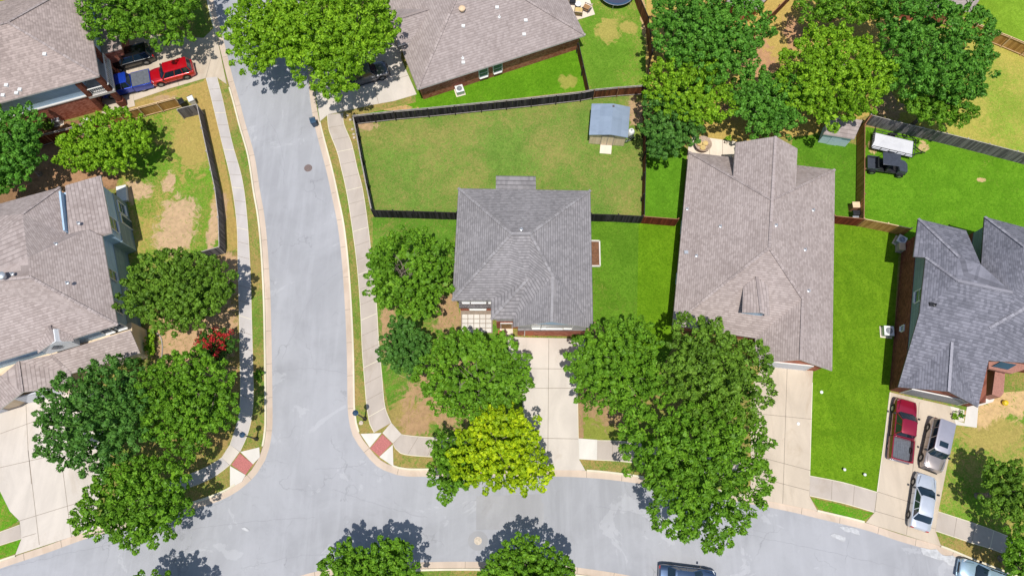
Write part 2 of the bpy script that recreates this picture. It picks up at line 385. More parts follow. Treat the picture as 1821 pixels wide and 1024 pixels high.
# lawns by yard
def px(x, y): v = P(x, y, .1); return v
def bl(x, y, rx, ry): v = px(x, y); return (v.x, v.y, rx / 17., ry / 15.5)
VIV1, VIV2 = lin(88, 132, 16), lin(118, 154, 32)
lawns = [
 ([(212, 300), (245, 205), (310, 180), (352, 190), (402, 443), (345, 462), (330, 520), (205, 520)], dict(lush=lin(86, 140, 28), lush2=lin(122, 165, 50), dry=lin(190, 164, 96), dirt=lin(204, 172, 136), dryness=.5,
   patches=[bl(315, 400, 34, 52), bl(300, 325, 12, 20), bl(240, 340, 28, 20), bl(380, 400, 10, 60)], dryp=[bl(345, 250, 40, 70), bl(390, 330, 12, 80)])),
 ([(-60, 225), (130, 215), (250, 205), (215, 300), (205, 335), (-60, 385)], dict(lush=lin(96, 110, 50), lush2=lin(130, 120, 70), dry=lin(150, 116, 84), dirt=lin(178, 138, 104), dryness=1.1, patches=[bl(140, 290, 110, 60)], dryp=[])),
 ([(205, 520), (330, 520), (345, 462), (402, 446), (424, 448), (424, 790), (300, 800), (120, 800), (240, 630)], dict(lush=lin(74, 116, 34), lush2=lin(108, 140, 52), dry=lin(176, 146, 92), dirt=lin(200, 164, 126), dryness=.6,
   patches=[bl(345, 600, 70, 90), bl(390, 500, 40, 50), bl(330, 640, 40, 50)], dryp=[])),
 ([(220, 190), (360, 145), (366, 140), (376, 180), (394, 253), (420, 397), (424, 446), (403, 446), (354, 186), (312, 172), (225, 200)], dict(lush=lin(98, 146, 40), lush2=lin(130, 165, 60), dry=lin(186, 158, 92), dirt=DIRT, dryness=.75, patches=[bl(290, 175, 22, 8), bl(395, 380, 8, 40)], dryp=[bl(375, 260, 20, 80)])),
 ([(629, 213), (640, 205), (1148, 160), (1147, 386), (664, 382)], dict(lush=lin(94, 134, 46), lush2=lin(128, 156, 66), dry=lin(158, 152, 84), dirt=DIRT, dryness=.5, patches=[bl(650, 225, 22, 9), bl(1130, 200, 16, 30)], dryp=[])),
 ([(663, 385), (812, 388), (812, 545), (925, 600), (935, 640), (932, 775), (790, 778), (736, 774), (713, 771), (696, 750), (680, 668), (672, 560), (662, 467)], dict(lush=lin(82, 132, 34), lush2=lin(112, 155, 50), dry=lin(176, 150, 92), dirt=lin(182, 148, 110), dryness=.4,
   patches=[bl(800, 560, 26, 34), bl(690, 590, 14, 50), bl(740, 750, 26, 22), bl(800, 690, 70, 60)], dryp=[bl(735, 740, 50, 30)])),
 ([(1136, 388), (1150, 388), (1212, 393), (1195, 620), (1132, 620)], dict(lush=lin(88, 133, 14), lush2=lin(118, 158, 30), dry=lin(150, 160, 50), dirt=DIRT, dryness=.15)),
 ([(1040, 388), (1136, 388), (1132, 620), (1195, 620), (1110, 784), (1028, 780), (1028, 600)], dict(lush=lin(82, 128, 24), lush2=lin(110, 150, 42), dry=lin(150, 152, 70), dirt=lin(172, 140, 104), dryness=.22, patches=[bl(1062, 585, 14, 12), bl(1031, 740, 5, 60), bl(1080, 700, 50, 50)], dryp=[bl(1065, 760, 40, 25)])),
 ([(1147, 230), (1222, 265), (1212, 393), (1147, 386)], dict(lush=lin(84, 136, 24), lush2=lin(108, 158, 38), dry=DRY, dirt=DIRT, dryness=.1)),
 ([(1478, 395), (1540, 400), (1600, 415), (1584, 697), (1560, 874), (1440, 845), (1446, 640)], dict(lush=VIV1, lush2=VIV2, dry=lin(140, 160, 50), dirt=DIRT, dryness=.08, stripes=.12)),
 ([(1410, 245), (1450, 240), (1532, 260), (1524, 405), (1470, 400), (1470, 320), (1400, 310)], dict(lush=lin(80, 128, 26), lush2=lin(104, 150, 38), dry=DRY, dirt=DIRT, dryness=.15)),
 ([(1535, 225), (1700, 250), (1870, 305), (1870, 440), (1630, 430), (1523, 405)], dict(lush=lin(86, 140, 20), lush2=lin(114, 160, 38), dry=lin(170, 170, 80), dirt=lin(212, 180, 130), dryness=.18, patches=[bl(1642, 262, 11, 11), bl(1745, 320, 10, 4), bl(1552, 262, 8, 12)], dryp=[])),
 ([(1560, 60), (1750, 70), (1870, 120), (1870, 290), (1700, 245), (1535, 205)], dict(lush=lin(128, 158, 48), lush2=lin(152, 178, 66), dry=lin(190, 178, 88), dirt=DIRT, dryness=.6, patches=[bl(1575, 190, 30, 30)], dryp=[bl(1700, 200, 60, 50)])),
 ([(1690, -90), (1900, -90), (1900, 98), (1740, 60), (1640, 40)], dict(lush=lin(118, 156, 36), lush2=lin(138, 174, 52), dry=lin(160, 190, 70), dirt=DIRT, dryness=.1)),
 ([(1150, -60), (1690, -90), (1640, 60), (1545, 205), (1440, 240), (1310, 255), (1225, 245), (1147, 230)], dict(lush=lin(140, 146, 60), lush2=lin(166, 160, 74), dry=lin(200, 172, 96), dirt=lin(196, 150, 112), dryness=.95, patches=[bl(1350, 120, 36, 60), bl(1300, 190, 16, 30), bl(1410, 60, 20, 40)], dryp=[bl(1260, 200, 30, 60)])),
 ([(1010, -80), (1145, -80), (1152, 20), (1149, 160), (1046, 172), (1030, 85)], dict(lush=lin(92, 140, 32), lush2=lin(122, 160, 52), dry=lin(186, 170, 92), dirt=lin(206, 172, 124), dryness=.38, patches=[bl(1143, 20, 6, 60)], dryp=[bl(1080, 55, 26, 26), bl(1120, 50, 20, 14)])),
 ([(738, 165), (880, 120), (1030, 80), (1048, 160), (700, 200), (640, 205), (740, 182)], dict(lush=lin(84, 138, 18), lush2=lin(112, 160, 34), dry=lin(170, 165, 80), dirt=lin(205, 165, 115), dryness=.16, patches=[bl(690, 192, 50, 6)], dryp=[bl(1010, 145, 16, 14)])),
 ([(1668, 760), (1697, 756), (1740, 700), (1900, 690), (1900, 1010), (1800, 955), (1664, 908)], dict(lush=lin(96, 144, 36), lush2=lin(126, 164, 54), dry=lin(188, 164, 96), dirt=lin(214, 180, 130), dryness=.5, patches=[bl(1790, 700, 60, 36), bl(1740, 735, 30, 20)], dryp=[bl(1760, 770, 60, 30)])),
]
for i, (poly, k) in enumerate(lawns):
    k.setdefault('patches', []); k.setdefault('dryp', [])
    kk = dict(k); m = grass('lawn_%d' % i, kk.pop('lush'), kk.pop('lush2'), kk.pop('dry'), kk.pop('dirt'), kk.pop('dryness'), **kk)
    sheet('lawn', poly, LZ + .002 * (i % 5), m, .0)
# verges of lush grass between walk and kerb
vg = grass('verge_green', lin(84, 146, 26), lin(112, 168, 40), lin(180, 150, 84), DIRT, .35)
for poly in ([(1441, 884), (1553, 912), (1536, 926), (1456, 905)], [(0, 873), (17, 908), (34, 926), (0, 944), (-60, 960), (-60, 850)], [(0, 971), (37, 958.5), (27, 983), (0, 993), (-60, 1012), (-60, 992)]):
    sheet('verge_lawn', poly, .112, vg, 0)

_dz = [0]
def drive(name, poly, mat, joints=(), edge=(), z=.125):
    _dz[0] += 1; z += .0017 * (_dz[0] % 7)
    b = MB(); b.prism([P(x, y, z) for x, y in poly], -.03, z)
    for (a, c) in joints:
        A, B = P(*a, z), P(*c, z); d = (B - A).normalized(); n = Vector((-d.y, d.x, 0)) * .022
        b.add([(q.x, q.y, z + .004) for q in (A - n, B - n, B + n, A + n)], [(0, 1, 2, 3)], 1)
    for line in edge:
        L = [P(x, y, z) for x, y in line]; strip(b, offset(L, .035), offset(L, -.035), z + .004, z + .004, 2)
    return struct(b.build(name, [mat, 'joint', 'edge']))
drive('driveway', [(-80, 735), (0, 728), (70, 705), (150, 690), (230, 700), (180, 860), (166, 941), (158, 943.5), (27, 986.5), (38, 958), (35, 926), (17.6, 908.6), (0, 873), (-40, 820), (-80, 800)], 'drive',
      [((46, 715), (50, 800)), ((50, 800), (70, 968)), ((50, 800), (56, 860)), ((112, 838), (127, 955)), ((0, 771), (80, 742)), ((0, 831), (180, 790)), ((30, 927), (150, 890)), ((40, 955), (64, 948))])
drive('driveway', [(180, 172), (192, 90), (245, 60), (362, 68), (380, 50), (384, 58), (403, 150), (386, 138), (366, 139), (300, 158), (218, 186), (206, 205), (183, 200)], 'drive2', [((384, 70), (366, 139)), ((300, 85), (318, 152))])
drive('driveway', [(556, 120), (600, 110), (715, 60), (713, 104), (741, 168), (700, 180), (658, 187.5), (611, 198), (582, 205), (569, 216), (561, 165)], 'drive',
      [((597, 110), (611, 197)), ((661, 130), (673, 184)), ((584, 204), (611, 196.5)), ((700, 142), (728, 134))])
drive('driveway', [(905, 598), (935, 600), (1040, 602), (1035, 660), (1026.8, 705), (1028.5, 790), (1030, 817), (1041, 836), (938, 835), (930, 775), (930, 703), (928, 660), (905, 625)], 'drive',
      [((976, 602), (974, 835)), ((930, 778), (1028.5, 780)), ((930, 690), (1027, 690)), ((930, 655), (1030, 656))], [[(930, 700), (930, 775)], [(1027, 705), (1028.5, 779)]])
drive('driveway', [(1362, 640), (1446, 658), (1444.7, 680), (1440.3, 844.6), (1439.6, 881.6), (1453.8, 908), (1325, 882), (1335, 860), (1335, 690)], 'drive2',
      [((1400, 650), (1392, 895)), ((1345, 735), (1443, 745)), ((1335, 808), (1441, 836)), ((1335, 845), (1439, 872))], [[(1444.7, 680), (1440, 845)]])
drive('driveway', [(1582, 697), (1690, 722), (1700, 756), (1684, 830), (1668.8, 908.5), (1663.8, 943.8), (1673.9, 971), (1540, 928.5), (1556, 910), (1560, 874), (1568, 814)], 'drive2',
      [((1635, 715), (1612, 950)), ((1561, 874), (1620, 893)), ((1556, 908), (1664, 940))], [[(1584, 697), (1560, 874)]])
drive('garden_path', [(1690, 722), (1706, 726), (1700, 747), (1715, 752), (1720, 722), (1744, 706), (1772, 690), (1771, 704), (1766, 714), (1740, 722), (1737, 760), (1700, 755)], 'white')
drive('patio', [(1224, 262), (1233, 241.5), (1330, 255), (1325, 300), (1300, 320), (1222, 290)], 'patio', [((1262, 246), (1262, 290)), ((1285, 249), (1285, 290))])
drive('patio', [(990, -70), (1025, -70), (1058, 26), (1026, 36), (1000, 20)], 'patio', [((1010, -10), (1048, -10))])
drive('garden_path', [(889, 582), (912, 575), (912, 600), (928, 605), (935, 640), (905, 625), (900, 600), (889, 600)], 'patio')
b = MB()
for i in range(5):
    for j in range(4):
        x0, x1 = 822 + i * 10.6, 822 + i * 10.6 + 9.4; y0, y1 = 559 + j * 8.2, 559 + j * 8.2 + 7
        b.prism([P(x0, y0, .14), P(x1, y0, .14), P(x1, y1, .14), P(x0, y1, .14)], .05, .14)
struct(b.build('patio_paving', 'white'))
sheet('patio_gravel', [(820, 552), (876, 552), (876, 592), (820, 592)], .118, 'joint', 0)

def walk(left, right, mat='walk', gap=1.55, z=.13, first=None):
    A = smooth_line([P(x, y, z) for x, y in left], .5); B_ = smooth_line([P(x, y, z) for x, y in right], .5)
    def resamp(L, n):
        d = [0]
        for p, q in zip(L, L[1:]): d.append(d[-1] + (q - p).length)
        o = []; j = 0
        for i in range(n):
            t = d[-1] * i / (n - 1)
            while j < len(d) - 2 and d[j + 1] < t: j += 1
            f = (t - d[j]) / max(d[j + 1] - d[j], 1e-6); o.append(L[j].lerp(L[j + 1], f))
        return o, d[-1]
    n = 80; A, la = resamp(A, n); B_, _ = resamp(B_, n)
    b = MB(); strip(b, A, B_, z, z); strip(b, A, A, z, 0); strip(b, B_, B_, 0, z)
    ia, ib = [a.lerp(c, .035) for a, c in zip(A, B_)], [a.lerp(c, .965) for a, c in zip(A, B_)]
    strip(b, A, ia, z + .004, z + .004, 2); strip(b, ib, B_, z + .004, z + .004, 2)
    k = int(la / gap)
    for j in range(1, k):
        f = j / k * (n - 1); i = int(f); t = f - i
        a, c = A[i].lerp(A[i + 1], t), B_[i].lerp(B_[i + 1], t); d = (A[i + 1] - A[i]).normalized() * (.03 if j % 3 == 0 else .018)
        a, c = a.lerp(c, .04), a.lerp(c, .96)
        b.add([(q.x, q.y, z + .004) for q in (a - d, c - d, c + d, a + d)], [(0, 1, 2, 3)], 2 if j % 3 == 0 else 1)
    return struct(b.build('sidewalk', [mat, 'joint', 'edge']))
walk([(366, 139), (376.5, 180), (394, 253), (410, 320.6), (420.5, 396.8), (422.8, 480), (424.9, 569), (426.3, 645), (427, 700), (424, 740), (416, 768), (408.7, 790)],
     [(386, 137), (397, 180), (413, 253), (430.7, 317.7), (439.5, 385), (445.4, 480), (448, 569), (450, 645), (451, 703), (447.6, 744), (440, 774), (427, 803)], 'walk2')
walk([(394, 813), (370, 828), (340, 841), (290, 858), (200, 885)], [(408, 827), (385, 845), (354.5, 860), (300, 878), (205, 905)], 'walk2')
walk([(581.7, 205), (584.6, 231.5), (599, 269.6), (606.6, 300), (613.6, 330), (620, 365), (626.4, 409), (632, 450), (637, 500), (641, 560), (643.5, 620), (648, 680), (651.7, 723), (657.6, 755.6), (664.9, 769)],
     [(610.4, 200.7), (611.5, 219.8), (625.6, 255), (635.9, 300), (644, 330), (650, 365), (657, 418), (662, 467.5), (668, 520), (670.8, 552), (673.7, 603), (679.6, 667.7), (684, 717.5), (690, 738), (696, 751)])
walk([(714, 771.7), (736.7, 774.7), (783.6, 777.6), (860, 778), (930, 778)], [(698.6, 789), (712, 806), (760, 812), (860, 815), (935, 816)])
walk([(1028, 780), (1062, 782), (1110, 784), (1200, 797), (1335, 822)], [(1029.7, 816), (1062, 818), (1110, 821), (1200, 833), (1330, 858)])
sheet('sidewalk_panel', [(1028.5, 779), (1062, 781.5), (1061.5, 817.5), (1030, 816)], .138, 'white', .1)
walk([(1440, 845), (1500, 857), (1559.6, 874)], [(1440, 881.6), (1500, 895), (1555, 911)])
walk([(1668.8, 908.5), (1740, 932), (1800, 955.5), (1900, 1000)], [(1664, 944), (1730, 966), (1776, 981), (1890, 1030)])
walk([(-60, 965), (0, 945), (35, 932)], [(-60, 990), (0, 969.5), (38, 957.8)])
for q in ([(408.7, 790), (426, 803), (408.7, 827), (394, 813)], [(680, 769.5), (695.7, 751), (714, 771.7), (698.6, 788)]): sheet('kerb_ramp_landing', q, .132, 'drive')
for q in ([(426.3, 805.5), (449.8, 825), (436.6, 844), (411.6, 826)], [(680, 771.7), (697, 787.8), (675, 811), (658, 797)]): sheet('tactile_paving', q, .137, 'ramp')
for q in ([(427.5, 803), (461, 795), (462, 812), (449.8, 825)], [(409, 828), (436.6, 844), (430, 856), (409, 868)], [(641, 771), (678.5, 769.5), (657.6, 795.5)], [(698.5, 790), (699.5, 829), (674.6, 812)]): sheet('kerb_ramp_flare', q, .128, 'white')
# road details
sheet('road_patch', [(847, 882), (966, 878), (968, 939), (847, 942)], .0045, 'patch', .001)
sheet('road_patch', [(963, 850), (1018, 852), (1018, 895), (963, 893)], .009, 'asphalt', .001)
def disc(name, cx, cy, r, mat, label, ring=None, z=.012):
    c = P(cx, cy, z); b = MB(); b.lathe([(r, 0), (r, z), (r * .86, z + .004), (r * .84, z - .004), (r * .2, z), (.001, z)], c.x, c.y, 28)
    return tag(b.build(name, mat), label, 'manhole cover')
disc('manhole_cover', 548, 299, .42, 'steelcover', 'round brown iron manhole cover in the street left of the fenced yard')
sheet('road_patch', [(850 + 18 * math.cos(a / 3.82), 961 + 17.5 * math.sin(a / 3.82)) for a in range(24)], .005, 'patch', .001)
disc('manhole_cover', 850, 961, .34, 'rock', 'round pale manhole cover on the junction, south of the yellow-green tree')
disc('meter_cover', 654, 720, .2, 'walk', 'small round meter lid set in the curving sidewalk')['category'] = 'meter cover'
rc = MB()
for line in ([(630, 470), (560, 520), (500, 640)], [(560, 835), (640, 828), (650, 822)], [(680, 1000), (560, 985), (430, 1010)], [(1060, 900), (1200, 925), (1400, 965), (1600, 1010)], [(0, 1012), (230, 960), (420, 930), (560, 920)],
             [(480, 660), (560, 655), (622, 665)], [(470, 200), (500, 260), (505, 330)], [(590, 870), (700, 905), (760, 920)], [(1510, 960), (1502, 1000)]):
    L = smooth_line([P(x, y, .01) for x, y in line], .35); L = [p + Vector((random.uniform(-.07, .07), random.uniform(-.07, .07), 0)) for p in L]
    strip(rc, offset(L, .012), offset(L, -.012), .008, .008)
struct(rc.build('road_crack', 'tar'))
cm = MB()
for kz, (cx, cy, r) in enumerate( ((1504, 940, .5), (1519, 944, .6), (1493, 955, .7), (1660, 985, 1.1), (1650, 982, .8), (1690, 997, 1.2), (437, 941, .35))):
    c = P(cx, cy, 0); cm.add([(c.x + r * random.uniform(.6, 1.15) * math.cos(a * .628), c.y + .45 * r * random.uniform(.6, 1.15) * math.sin(a * .628) - .3 * r * math.cos(a * .628), .036 + .003 * kz) for a in range(10)], [tuple(range(10))])
struct(cm.build('road_cement_stain', 'cement'))

# ================================================================ houses
def inset(poly, d):
    n = len(poly); poly = [Vector((p[0], p[1], 0)) for p in poly]
    if sum(a.x * b.y - b.x * a.y for a, b in zip(poly, poly[1:] + poly[:1])) < 0: poly = poly[::-1]
    o = []
    for i in range(n):
        a, b_, c = poly[i - 1], poly[i], poly[(i + 1) % n]
        d1 = (b_ - a).normalized(); d2 = (c - b_).normalized(); n1 = Vector((-d1.y, d1.x, 0)); n2 = Vector((-d2.y, d2.x, 0))
        m = n1 + n2; k = m.length_squared
        o.append(b_ + m * (2 * d / k) if k > .15 else b_ + n1 * d)
    return o
class House:
    def __init__(s, label, cat, at):
        s.e = thing('house', label, cat, P(*at, 0)); s.V = {}
    def roof(s, V, faces, mat, caps=(), capmat='cap_t', t=.16, trim='trim', gutter=()):
        names = sorted({n for f in faces for n in f}); ix = {n: i for i, n in enumerate(names)}
        vs = [V[n] for n in names]; N = len(vs); b = MB()
        top = []
        for f in faces:
            idx = [ix[n] for n in f]; a = sum((vs[i].x * vs[j].y - vs[j].x * vs[i].y) for i, j in zip(idx, idx[1:] + idx[:1]))
            idx = idx if a > 0 else idx[::-1]
            if len(idx) == 3: top.append(idx); continue
            for tri in mathutils.geometry.tessellate_polygon([[Vector((vs[i].x, vs[i].y, 0)) for i in idx]]):
                q = [idx[k] for k in tri]; ar = (vs[q[1]].x - vs[q[0]].x) * (vs[q[2]].y - vs[q[0]].y) - (vs[q[1]].y - vs[q[0]].y) * (vs[q[2]].x - vs[q[0]].x)
                top.append(q if ar > 0 else q[::-1])
        vv = vs + [v - Vector((0, 0, t)) for v in vs]
        edges = {}
        for f in top:
            for i, j in zip(f, f[1:] + f[:1]): edges[(i, j)] = 1
        b.add(vv, [tuple(f) for f in top], 0)
        b.f += [tuple(i + N for i in f[::-1]) for f in top]; b.m += [1] * len(top)
        for (i, j) in edges:
            if (j, i) not in edges: b.f.append((i, i + N, j + N, j)); b.m.append(1)
        r = b.build('roof', [mat, trim], s.e)
        if caps:
            for q in caps:
                c = MB(); A, B = V[q[0]], V[q[1]]; n = max(2, int((B - A).length / .34))
                for i in range(n): c.beam(A.lerp(B, i / n) + Vector((0, 0, .03)), A.lerp(B, (i + 1.03) / n) + Vector((0, 0, .045 + .012 * (i % 2))), .25, .05)
                c.build('ridge_cap', capmat, r)
        return r
    def walls(s, poly, z, mat, z0=0, over=.45, name='wall'):
        pts = inset(poly, over) if over else [Vector((p[0], p[1], 0)) for p in poly]
        b = MB(); b.prism(pts, z0, z); b.build(name, mat, s.e); s.pts = pts
        return pts
    def gable(s, A, B, apex, inward, mat, th=.12, name='gable_wall', drop=.17):
        off = inward; b = MB(); a, c, d = A + off, B + off, apex + off
        lo = min(a.z, c.z) - .2
        ab = (c - a).normalized(); th_v = inward.normalized() * th
        poly = [Vector((a.x, a.y, lo)) + ab * .45, Vector((c.x, c.y, lo)) - ab * .45, c + Vector((0, 0, -drop + .1)) - ab * .45, d + Vector((0, 0, -drop)), a + Vector((0, 0, -drop + .1)) + ab * .45]
        n = 5; b.add(poly + [p + th_v for p in poly], [tuple(range(n)), tuple(range(n, 2 * n))[::-1]] + [(i, (i + 1) % n, n + (i + 1) % n, n + i) for i in range(n)])
        return b.build(name, mat, s.e)
    def opening(s, a, c, f, w_, z0, z1, kind='window', mat=None, label=None):
        """a->c wall run with the outside on its right; f = fraction of the centre; centre the opening there"""
        d = (c - a); d.z = 0; L = d.length; d.normalize(); out = Vector((d.y, -d.x, 0)); m = a + d * (L * f); m.z = 0
        b = MB(); p0, p1 = m - d * w_ / 2, m + d * w_ / 2; zm = (z0 + z1) / 2
        b.beam(p0 + out * .03 + Vector((0, 0, zm)), p1 + out * .03 + Vector((0, 0, zm)), .05, z1 - z0)
        o = b.build(kind, mat or 'glass', s.e)
        f_ = MB(); q = .07
        for zz in (z0 - q / 2, z1 + q / 2): f_.beam(p0 - d * q + out * .04 + Vector((0, 0, zz)), p1 + d * q + out * .04 + Vector((0, 0, zz)), .12, q)
        for pp in (p0 - d * q / 2, p1 + d * q / 2): f_.beam(pp + out * .04 + Vector((0, 0, z0)), pp + out * .04 + Vector((0, 0, z1)), q, .12, up=out)
        if kind == 'window':
            f_.beam(p0 + out * .06 + Vector((0, 0, zm)), p1 + out * .06 + Vector((0, 0, zm)), .03, .04)
            f_.beam(p0 + out * .09 + Vector((0, 0, z0 - .1)), p1 + out * .09 + Vector((0, 0, z0 - .1)), .2, .06)
        f_.build('window_frame' if kind == 'window' else 'door_frame', 'frame', o)
        if label: o['label'] = label
        return o
    def vent(s, px_, py_, pl, kind='pipe', mat='steel'):
        p = X(px_, py_, pl); b = MB(); n = MB()
        if kind == 'pipe':
            b.lathe([(.16, p.z - .05), (.15, p.z + .06), (.07, p.z + .09), (.055, p.z + .3), (.05, p.z + .31)], p.x, p.y, 12)
            o = b.build('vent_pipe', mat, s.e, True)
        elif kind == 'turbine':
            b.lathe([(.22, p.z - .1), (.2, p.z + .12), (.34, p.z + .18), (.36, p.z + .35), (.24, p.z + .46), (.05, p.z + .5)], p.x, p.y, 18)
            o = b.build('roof_vent', mat, s.e, True)
        else:
            b.box(p.x - .18, p.x + .18, p.y - .16, p.y + .16, p.z - .1, p.z + .12); o = b.build('roof_vent', mat, s.e)
        return o
V3 = Vector

# ---- centre house: two storeys, grey hip roof
h = House('two-storey house with grey hip roof and pale blue front gable at the centre', 'house', (930, 470))
E_ = 4.9; p_ = .5
eS = lambda x, y: P(x, y, E_)
V = dict(NW=eS(815, 335), NE=eS(1050, 339), SE=eS(1055, 583.5), SWa=eS(804, 534.4), SWb=eS(873, 534), M1=eS(873, 568), M2=eS(912.5, 568), G1=eS(912.5, 581))
sp_ = plane(V['SWa'], V['SWb'], p_); ep = plane(V['SE'], V['NE'], p_); mp = plane(V['M1'], V['M2'], p_); wp = plane(V['NW'], V['SWa'], p_)
V['A'] = X(909.6, 416, sp_); V['B'] = X(943, 416, sp_); V['J'] = X(982.8, 491, ep); V['Gx'] = X(981, 571.6, ep)
V['K'] = X(939, 496, sp_); V['T'] = X(905, 496, sp_); V['K'] = P(939, 496, V['K'].z + .25)
h.roof(V, [['NW', 'NE', 'B', 'A'], ['NW', 'A', 'SWa'], ['SWa', 'SWb', 'T', 'A'], ['T', 'K', 'B', 'A'], ['K', 'J', 'B'], ['SWb', 'M1', 'K', 'T'], ['M1', 'M2', 'J', 'K'], ['M2', 'G1', 'Gx', 'J'], ['Gx', 'SE', 'NE', 'B', 'J']], 'sh_grey',
       [('A', 'NW'), ('B', 'NE'), ('A', 'SWa'), ('A', 'B'), ('B', 'J'), ('J', 'Gx'), ('M1', 'K')], 'capn')
fp = [V[k] for k in ('NW', 'NE', 'SE', 'G1', 'M2', 'M1', 'SWb', 'SWa')]
h.walls(fp, E_ - .1, 'sid_grey', 2.6); h.walls(fp, 2.6, 'brick', 0, .43, 'brick_wall')
q = h.pts
h.gable(V['G1'], V['SE'], V['Gx'], V3((0, .32, 0)), 'sid_blue')
# low wing at the back
Wb = dict(a=P(882, 312.5, 2.7), b=P(952.6, 313.5, 2.7)); dv = V3((0, -3.2, .6)); Wb['c'] = Wb['b'] + dv; Wb['d'] = Wb['a'] + dv
h.roof(Wb, [['a', 'b', 'c', 'd']], 'sh_grey')
h.walls([Wb['a'], Wb['b'], Wb['c'], Wb['d']], 2.7, 'sid_grey', 0, .3)
# front openings: garage under the right gable, windows above
ga, gb = P(921, 601, 0), P(1046, 603, 0); gy = V['G1'].y + .45
A1, B1 = V3((V['G1'].x + .45, gy, 0)), V3((V['SE'].x - .45, gy, 0))
h.opening(A1, B1, .5, 4.9, .05, 2.15, 'garage_door', 'garage_r')
h.opening(A1, B1, .5, 2.0, 3.0, 4.35); h.opening(A1, B1, .27, .8, 3.1, 4.3); h.opening(A1, B1, .73, .8, 3.1, 4.3)
A2, B2 = V3((V['SWa'].x + .45, V['SWa'].y + .45, 0)), V3((V['SWb'].x + .3, V['SWa'].y + .45, 0))
h.opening(A2, B2, .2, .7, 3.1, 4.3); h.opening(A2, B2, .55, 1.4, 3.1, 4.3); h.opening(A2, B2, .9, .5, 3.1, 4.3); h.opening(A2, B2, .5, 1.6, .9, 2.1)
A3, B3 = V3((V['M1'].x + .45, V['M1'].y + .45, 0)), V3((V['M2'].x + .3, V['M1'].y + .45, 0))
h.opening(A3, B3, .5, 1.0, .1, 2.1, 'front_door', 'wood')
# pent roof band between the storeys
b = MB(); b.add([A2 + V3((0, .02, 2.95)), B2 + V3((-.3, .02, 2.95)), B2 + V3((-.3, -.5, 2.7)), A2 + V3((0, -.5, 2.7))], [(0, 1, 2, 3), (3, 2, 1, 0)]); b.add([A2 + V3((0, -.5, 2.7)), B2 + V3((-.3, -.5, 2.7)), B2 + V3((-.3, -.5, 2.6)), A2 + V3((0, -.5, 2.6))], [(0, 1, 2, 3)])
b.build('porch_roof', 'sh_grey', h.e)
b = MB(); b.add([A1 + V3((0, -.02, 2.72)), B1 + V3((0, -.02, 2.72)), B1 + V3((0, -.2, 2.6)), A1 + V3((0, -.2, 2.6)), A1 + V3((0, -.2, 2.5)), B1 + V3((0, -.2, 2.5))], [(0, 1, 2, 3), (3, 2, 5, 4)]); b.build('porch_roof', 'sh_grey', h.e)
h.vent(927, 408, plane(V['NE'], V['NW'], p_), 'pipe', 'steel')
H3 = h

# ---- right-centre house: one storey, taupe roof
h = House('long one-storey house with a taupe roof, small dormer and rear gable, right of centre', 'house', (1350, 450))
E_ = 2.8; eS = lambda x, y: P(x, y, E_)
V = dict(NW=eS(1224.7, 270.6), NE=eS(1485, 301.8), SE=eS(1480, 659), SW=eS(1196, 578), Sv=eS(1343, 601), g1=eS(1344, 645))
ep = plane(V['SE'], V['NE'], .5); wp = plane(V['NW'], V['SW'], .5); sp_ = plane(V['SW'], V['Sv'], .5); npl = plane(V['NE'], V['NW'], .5)
V['C'] = X(1368, 441, wp); V['J'] = X(1427.4, 531.5, ep); V['Gx'] = X(1423.7, 639.6, ep); V['N1'] = X(1370, 330, wp)
V['N1'] = V['C'] + (X(1379, 243, wp) - V['C']) * ((V['NW'] - V['SW']).length - 5.5 - (V['SW'] - V['C']).length * .72) / max((X(1379, 243, wp) - V['C']).length, 1)
h.roof(V, [['NW', 'NE', 'N1'], ['NW', 'N1', 'C', 'SW'], ['SW', 'Sv', 'J', 'C'], ['NE', 'SE', 'Gx', 'J', 'C', 'N1'], ['Sv', 'g1', 'Gx', 'J']], 'sh_taupe', [('NW', 'N1'), ('NE', 'N1'), ('N1', 'C'), ('C', 'SW'), ('C', 'J'), ('J', 'Gx')])
fp = [V[k] for k in ('NW', 'NE', 'SE', 'g1', 'Sv', 'SW')]
h.walls(fp, E_ - .03, 'brick'); q = h.pts
du = (V['g1'] - V['SE']).normalized(); inn = V3((-du.y, du.x, 0)); inn = inn if inn.y > 0 else -inn
h.gable(V['g1'], V['SE'], V['Gx'], inn * .4, 'brick')
a_, b_ = V['g1'] + inn * .45 - du * .45, V['SE'] + inn * .45 + du * .45
h.opening(a_, b_, .42, 4.9, .05, 2.2, 'garage_door', 'garage_w')
wd = (V['SW'] - V['NW']).normalized()
h.opening(V['NW'] + wd * 6 + V3((.5, 0, 0)), V['NW'] + wd * 9 + V3((.5, 0, 0)), .5, 1.5, .9, 2.1); h.opening(V['NW'] + wd * 12 + V3((.5, 0, 0)), V['NW'] + wd * 14 + V3((.5, 0, 0)), .5, 1.2, .9, 2.1)
# rear gabled porch sharing the main ridge but with higher eaves
W = dict(a=X(1308, 254, wp), b=X(1379, 243, wp), c=X(1418, 264.7, ep)); sd_ = (V['C'] - X(1379, 243, wp)).normalized()
for k in 'abc': W[k] = W[k] + V3((0, 0, .03))
W['d'] = W['a'] + sd_ * 6.2; W['e'] = W['b'] + sd_ * 9; W['f'] = W['c'] + sd_ * 5.0
h.roof(W, [['a', 'b', 'e', 'd'], ['b', 'c', 'f', 'e']], 'sh_taupe', [('b', 'e')])
hb = MB(); cs = inset([W['a'], W['c'], W['c'] + sd_ * 5, W['a'] + sd_ * 6], .35); hb.prism([cs[0].lerp(cs[1], 0)] + cs[1:], 0, min(W['a'].z, W['c'].z) - .25)
hb.build('porch_wall', 'sid_tan', h.e)
h.gable(W['c'], W['a'], W['b'], sd_ * .35, 'sid_tan')
